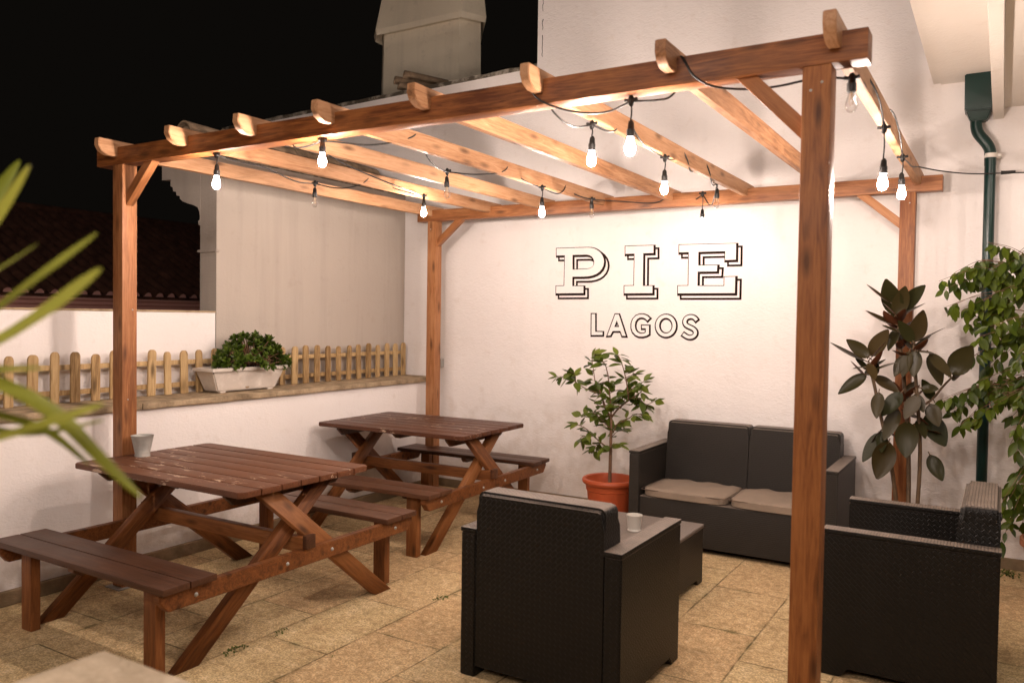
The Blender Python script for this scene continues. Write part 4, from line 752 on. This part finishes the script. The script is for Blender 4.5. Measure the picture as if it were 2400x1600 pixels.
for i, (r, pts) in enumerate(TREE):
    P = [Vector(p) for p in pts]
    if i == 0: P[0].z = .262
    tube(bt, P, r, r*.65 if i == 0 else r*.35, 8, 1)
    if i == 0: continue
    Q = smoothpts(P, 3); tot = sum((b-a).length for a, b in zip(Q, Q[1:])); nl = max(4, int(tot/.0145)); 
    for k in range(nl):
        t = (k+.4+.4*random.random())/nl
        if i in (1, 3) and t < .35 and random.random() < .6: continue
        q = Q[min(len(Q)-2, int(t*(len(Q)-1)))]; d = (Q[min(len(Q)-1, int(t*(len(Q)-1))+1)]-q).normalized()
        side = Vector((random.uniform(-1,1), random.uniform(-1,1), random.uniform(-.6,.5))).normalized()
        dd = (d*.5+side*.9+Vector((0,0,-.05))).normalized(); Ls = random.uniform(.055,.092)
        pe = q+dd*random.uniform(.008,.02); tube(bt, [q, pe], .0012, .001, 4, 0)
        leaf(bf, pe, dd, Vector((0,-.35,1))+rv(.6), Ls, Ls*random.uniform(.48,.7), .3, random.uniform(.05,.45), 6)
    leaf(bf, Q[-1], (Q[-1]-Q[-3])+Vector((0,0,.0)), (0,-.4,1), .07, .036, .3, .2, 6)
obj('trunk', bt, M['bark'], tr, Matrix(), True); obj('crown', bf, M['lemon'], tr, Matrix(), True)

# ------------------------------------------------------------------ rubber plant
rp = thing('plant_pot', 'brown clay pot behind the side on armchair holding the rubber plant', 'plant pot', (.03,2.33,0))
bm = B(); lathe(bm, [(.0,.0),(.11,.0),(.15,.25),(.165,.255),(.165,.29),(.15,.29),(.145,.25),(.0,.25)], 36, caps=False); obj('pot_body', bm, M['terrad'], rp, WM[rp.name], 'auto')
bm = B(); bmesh.ops.create_circle(bm, cap_ends=True, segments=30, radius=.146); [setattr(v.co,'z',.256) for v in bm.verts]; obj('soil', bm, M['soil'], rp, WM[rp.name])
ru = thing('rubber_plant', 'tall rubber plant with large dark glossy leaves in front of the right rear post', 'plant', (.03,2.33,.25))
bt, bf = B(), B()
for i, (r, pts) in enumerate(RSTEM):
    P = [Vector(p) for p in pts]
    if i < 3: P[0] = Vector((.03+(i-1)*.035, 2.33, .25))
    tube(bt, P, r, r*.7, 8, 2)
for i, (a, b, w) in enumerate(RLEAF):
    a, b = Vector(a), Vector(b); d = b-a; L = d.length
    # turn the blade so that it shows the width the plant has, never quite flat-on
    yaw = random.uniform(-.5,.5); n_ = Vector((yaw, -1 if w > .3 else -.35, .55 if w > .3 else 1.0))
    b += Vector((0, random.uniform(-.05,.03), 0)); d = b-a
    tube(bt, [a-d.normalized()*.02, a+d.normalized()*.01], .003, .0025, 5, 0)
    leaf(bf, a, d, n_, d.length, max(.055, L*max(w,.34)*1.2), random.uniform(.1,.5), random.uniform(-.04,.2), 9, sharp=.75)
for tip, n_, s_ in ((Vector(RSTEM[0][1][-1]), 5, .13), (Vector(RSTEM[1][1][-1]), 6, .15), (Vector(RSTEM[2][1][-1]), 5, .13), (Vector(RSTEM[1][1][2]), 6, .13), (Vector(RSTEM[2][1][2]), 6, .13), (Vector(RSTEM[0][1][2]), 4, .12), (Vector(RSTEM[1][1][3]), 4, .12)):
    for k in range(n_):                                          # younger leaves packed round each growing point
        a = 2.4*k+random.random(); dd = Vector((math.cos(a)*.75, math.sin(a)*.75, random.uniform(.2,1.1) if tip.z > 1.0 else random.uniform(-.9,.4)))
        leaf(bf, tip+Vector((0,0,-.03-.012*k)), dd, Vector((0,0,1))-dd*.2, s_*random.uniform(.75,1.25), s_*random.uniform(.36,.5), .45, random.uniform(0,.25), 8, sharp=.75)
obj('stem', bt, M['gstem'], ru, Matrix(), True); obj('foliage', bf, M['rubber'], ru, Matrix(), True)

# ------------------------------------------------------------------ weeping fig at the right edge
fp = thing('plant_pot', 'large clay pot under the weeping fig at the right', 'plant pot', (.72,2.38,0))
bm = B(); lathe(bm, [(.0,.0),(.12,.0),(.17,.28),(.185,.285),(.185,.32),(.17,.32),(.16,.28),(.0,.28)], 36, caps=False); obj('pot_body', bm, M['terrad'], fp, WM[fp.name], 'auto')
wf = thing('weeping_fig', 'weeping fig tree with drooping bright green leaves in front of the green downpipe', 'tree', (.72,2.38,.28))
bt, bf = B(), B(); T0 = Vector((.72,2.38,.27))
tube(bt, [T0, (.70,2.4,.8), (.66,2.42,1.4), (.62,2.43,1.75)], .02, .010, 10, 2)
cl = []   # drooping twigs: start, end, spread, leaves
def twig(a, b, nleaf, lift=.06, sp=.035, r=.0018):
    a, b = Vector(a), Vector(b); m = a.lerp(b, .45)+Vector((0,random.uniform(-.02,.02),lift)); Q = smoothpts([a, m, b], 3); tube(bt, Q, r, .001, 5, 0)
    for k in range(nleaf):
        t = .03+.97*((k+random.random())/nleaf)**.7; q = Q[min(len(Q)-1, int(t*(len(Q)-1)))]+rv(.006)
        dd = Vector((random.uniform(-.65,.65), random.uniform(-.6,.6), random.uniform(-1.5,-.35))); L = random.uniform(.045,.088)
        leaf(bf, q+dd.normalized()*.01, dd, Vector((random.uniform(-.6,.6),-1,.6)), L, L*random.uniform(.38,.54), .25, random.uniform(-.1,.25), 6)
hub = [Vector((.62,2.42,1.75)), Vector((.63,2.42,1.6)), Vector((.66,2.42,1.4)), Vector((.68,2.41,1.15)), Vector((.70,2.4,.85))]
ends = [(.345,1.78,24,1),(.315,1.70,22,1),(.28,1.66,20,1),(.25,1.60,20,1),(.20,1.655,9,0),(.155,1.585,8,0),(.19,1.48,16,1),(.235,1.46,18,1),(.27,1.40,16,1),(.30,1.5,20,1),(.35,1.62,22,0),(.40,1.70,22,0),(.46,1.72,20,0),(.50,1.62,20,0),
 (.36,1.45,20,2),(.42,1.50,22,1),(.38,1.38,24,2),(.33,1.30,24,2),(.31,1.20,24,2),(.36,1.15,26,2),(.42,1.28,26,2),(.47,1.35,26,2),(.50,1.22,26,2),(.44,1.10,26,2),(.38,1.03,26,3),(.33,1.08,22,3),(.28,1.02,20,3),(.22,.99,18,3),(.17,.97,16,3),(.20,.90,14,3),(.25,.86,14,3),(.30,.90,14,3),(.36,.95,20,3),(.50,1.05,24,3),(.55,.92,22,3),(.48,.88,16,3),
 (.50,.78,10,3),(.55,.62,22,4),(.50,.58,22,4),(.46,.50,22,4),(.52,.45,22,4),(.49,.36,22,4),(.45,.42,18,4),(.56,.35,20,4),(.45,.30,10,4),(.62,.5,20,4)]
for x, z, nl, hb in ends:
    for q in range(2): twig(hub[hb].lerp(Vector((x,2.42,z)), .45 if x < .3 else .1)+rv(.02), (x+random.uniform(-.02,.02), 2.42+random.uniform(-.13,.16), z+random.uniform(-.03,.03)), max(8, int(nl*.47)), .02+.05*random.random())
for k in range(60):                                              # the side of the crown beyond the frame
    a = random.uniform(-.6,PI*.75); r = random.uniform(.2,.42); z = random.uniform(.4,1.62)
    twig(hub[int(k % 5)], (.72+r*math.cos(a), 2.30+.8*r*math.sin(a)-.08, z), 12, .08)
obj('trunk', bt, M['bark'], wf, Matrix(), True); obj('crown', bf, M['fig'], wf, Matrix(), True)

# ------------------------------------------------------------------ foreground: parapet and yucca
pp = thing('parapet_block', 'bright cream rendered block top at the bottom left corner of the patio', 'low wall', (-.6,-2.1,0))
bm = B(); box(bm, (-.87,-2.9,0), (-.25,-1.63,.775), .004); obj('body', bm, M['lowwall'], pp, Matrix(), 'auto')
bm = B(); box(bm, (-.892,-2.92,.776), (-.23,-1.608,.80), .006); bmesh.ops.subdivide_edges(bm, edges=[e for e in bm.edges if e.calc_length() > .3], cuts=30)
for v in bm.verts:
    v.co += Vector((.004*noise.noise(v.co*14), .004*noise.noise(v.co*14+Vector((9,0,0))), 0))
obj('top_slab', bm, M['fgtop'], pp, Matrix(), 'auto')
yu = thing('yucca_plant', 'yucca with long blurred green blades at the left edge nearest the camera', 'plant', (-1.1,-2.25,0))
bf, bt = B(), B()
hd = Vector(YUCCA[0][0][0])
yu_base = Vector((hd.x-.02, hd.y-.02, 0))
yu.matrix_basis = Matrix.Translation(yu_base); WM[yu.name] = Matrix.Translation(yu_base)
tube(bt, [yu_base+Vector((0,0,.25)), yu_base.lerp(hd,.5), hd+Vector((0,0,.02))], .035, .03, 12, 2)
for pts, w in YUCCA:
    Q = smoothpts(pts, 3); m = len(Q); Lr, Rr, Cc = [], [], []
    view = Vector((.434,-2.437,1.388))
    for i, q in enumerate(Q):
        t = (Q[min(i+1,m-1)]-Q[max(i-1,0)]).normalized(); n_ = (Vector((.25,-.3,1))+(view-q).normalized()*.8); n_ = (n_-t*n_.dot(t)).normalized(); s = t.cross(n_)
        f = i/(m-1); ww = w*(.5 if w < .02 else .72)*(min(1, .45+f*2.2))*(1-max(0,(f-.55)/.45)**1.5)+.0006
        Lr.append(bf.verts.new(q+s*ww)); Rr.append(bf.verts.new(q-s*ww)); Cc.append(bf.verts.new(q-n_*ww*.3))
    for i in range(m-1):
        bf.faces.new((Lr[i],Lr[i+1],Cc[i+1],Cc[i])); bf.faces.new((Cc[i],Cc[i+1],Rr[i+1],Rr[i]))
obj('trunk', bt, M['bark'], yu, Matrix(), True); obj('foliage', bf, M['yucca'], yu, Matrix(), True)
yp = thing('plant_pot', 'clay pot of the foreground yucca, out of frame at the left', 'plant pot', yu_base)
bm = B(); lathe(bm, [(.0,.0),(.12,.0),(.16,.25),(.175,.255),(.175,.29),(.16,.29),(.15,.25),(.0,.25)], 30, caps=False); obj('pot_body', bm, M['terrad'], yp, WM[yp.name], 'auto')

# ------------------------------------------------------------------ downpipe
dp = thing('downpipe', 'dark green rainwater downpipe with a square hopper on the rear wall', 'downpipe', (.35, 2.85, 0))
bm = B()
def frus(bm, a, b):
    (x0,x1,y0,y1,z0), (X0,X1,Y0,Y1,z1) = a, b
    A = [bm.verts.new(v) for v in ((x0,y0,z0),(x1,y0,z0),(x1,y1,z0),(x0,y1,z0))]; Bq = [bm.verts.new(v) for v in ((X0,Y0,z1),(X1,Y0,z1),(X1,Y1,z1),(X0,Y1,z1))]
    fs = [bm.faces.new(A[::-1]), bm.faces.new(Bq)]+[bm.faces.new((A[i],A[(i+1)%4],Bq[(i+1)%4],Bq[i])) for i in range(4)]
    bmesh.ops.bevel(bm, geom=list({e for f in fs for e in f.edges}), offset=.006, segments=2, affect='EDGES')
frus(bm, (.215,.348,2.79,2.93,2.585), (.212,.348,2.785,2.935,2.79)); frus(bm, (.212,.348,2.785,2.935,2.791), (.198,.349,2.77,2.94,2.806)); frus(bm, (.198,.349,2.77,2.94,2.807), (.214,.349,2.78,2.94,2.835))
frus(bm, (.245,.325,2.82,2.9,2.53), (.222,.345,2.795,2.925,2.584)); 
h = obj('hopper', bm, M['green'], dp, Matrix(), 'auto')
bm = B(); tube(bm, [(.272,2.86,2.56),(.272,2.86,2.50),(.285,2.86,2.46),(.325,2.86,2.41),(.345,2.86,2.37),(.346,2.86,2.33),(.347,2.86,2.28)], .030, n=20, it=3); obj('swan_neck', bm, M['green'], dp, Matrix(), True)
bm = B(); tube(bm, [(.347,2.86,2.30),(.352,2.86,1.2),(.354,2.86,.0)], .0285, n=20, it=0); obj('pipe', bm, M['green'], dp, Matrix(), 'auto')
for z in (2.335, 1.25, .45):
    bm = B(); lathe(bm, [(.0285,-.012),(.032,-.012),(.032,.012),(.0285,.012)], 20, (.348,2.86,z)); box(bm, (.37,2.86,z-.008), (.40,2.95,z+.008), .001); obj('pipe_bracket', bm, M['white_pl' if z > 2 else 'green'], dp, Matrix(), 'auto')

# ------------------------------------------------------------------ small things
eb = thing('junction_box', 'small grey electrical box on the wall behind the left rear post', 'electrical box', (-3.30,WY,1.0))
bm = B(); bx = -3.50; box(bm, (bx-.06,WY-.045,.975), (bx+.022,WY,1.045), .004); obj('box_body', bm, M['metal'], eb, Matrix(), 'auto')
bm = B(); box(bm, (bx-.052,WY-.052,.983), (bx+.014,WY-.0455,1.037), .003); obj('box_lid', bm, M['metal'], eb, Matrix(), 'auto')
fb = thing('doorstop_wedge', 'small dark wedge lying at the foot of the rear wall left of the orange pot', 'wedge', (-2.35,2.84,0))
bm = B(); prism(bm, [(-2.43,0),(-2.31,0),(-2.31,.05)], 2.80, 2.86, 'y', .002); obj('wedge_body', bm, M['black'], fb, Matrix(), 'auto')
def weed(x, y, n, s, label):
    t = thing('weed_tuft', label, 'weed', (x,y,0), 0, 'small weeds growing in the slab joints'); bm = B()
    for k in range(n):
        a = random.uniform(0,2*PI); dd = Vector((math.cos(a)*.7, math.sin(a)*.7, random.uniform(.3,1.2)))
        leaf(bm, Vector((x+random.gauss(0,s*.6), y+random.gauss(0,s*1.3), .0)), dd, (0,0,1), random.uniform(.35,.9)*s*.8, .005+.12*s, .2, .3, 3)
    obj('blades', bm, M['weed'], t, Matrix(), True)
weed(-2.24,-.20,40,.028,'weed tuft in the slab joint nearest the front picnic table leg')
weed(-2.23,.05,22,.020,'thin weeds in the slab joint under the front picnic table')
weed(-1.90,.78,22,.026,'tiny weed tuft beside the right bench leg of the front picnic table')
weed(-1.87,-.02,10,.012,'tiny weed tuft on the open slabs left of the rear facing armchair')
weed(.50,2.83,60,.045,'leafy weeds at the foot of the rear wall by the right armchair')
weed(-2.02,2.86,14,.03,'small weed at the foot of the rear wall beside the orange pot')

# ------------------------------------------------------------------ night sky, camera
w = bpy.data.worlds.new('World'); sc.world = w; w.use_nodes = True
nt = w.node_tree; bg = nt.nodes['Background']; bg.inputs[0].default_value = (.0018,.0015,.0012,1); bg.inputs[1].default_value = 1

for me in {o.data for o in sc.objects if o.type == 'MESH'}: me.transform(Matrix.Scale(S, 4))
for o in sc.objects:
    m = o.matrix_basis.copy(); m.translation *= S; o.matrix_basis = m

cd = bpy.data.cameras.new('camera'); cam = bpy.data.objects.new('camera', cd); C.objects.link(cam); sc.camera = cam
cd.lens = 36*CAM['f']/2352; cd.sensor_width = 36; cd.clip_start = .05; cd.clip_end = 300
cam.matrix_basis = Matrix.Translation(Vector(CAM['loc'])*S) @ Matrix.Rotation(CAM['yaw'],4,'Z') @ Matrix.Rotation(PI/2+CAM['pitch'],4,'X') @ Matrix.Rotation(CAM['roll'],4,'Z')
cd.dof.use_dof = True; cd.dof.focus_distance = 4.9; cd.dof.aperture_fstop = 2.6

sc.render.engine = 'CYCLES'
sc.cycles.use_denoising = True; sc.cycles.denoiser = 'OPENIMAGEDENOISE'
sc.cycles.max_bounces = 8; sc.cycles.diffuse_bounces = 4; sc.cycles.glossy_bounces = 3; sc.cycles.transparent_max_bounces = 12
sc.cycles.caustics_reflective = False; sc.cycles.caustics_refractive = False; sc.cycles.sample_clamp_indirect = 6
sc.view_settings.view_transform = 'Standard'; sc.view_settings.look = 'None'; sc.view_settings.exposure = EXPO; sc.view_settings.gamma = 1
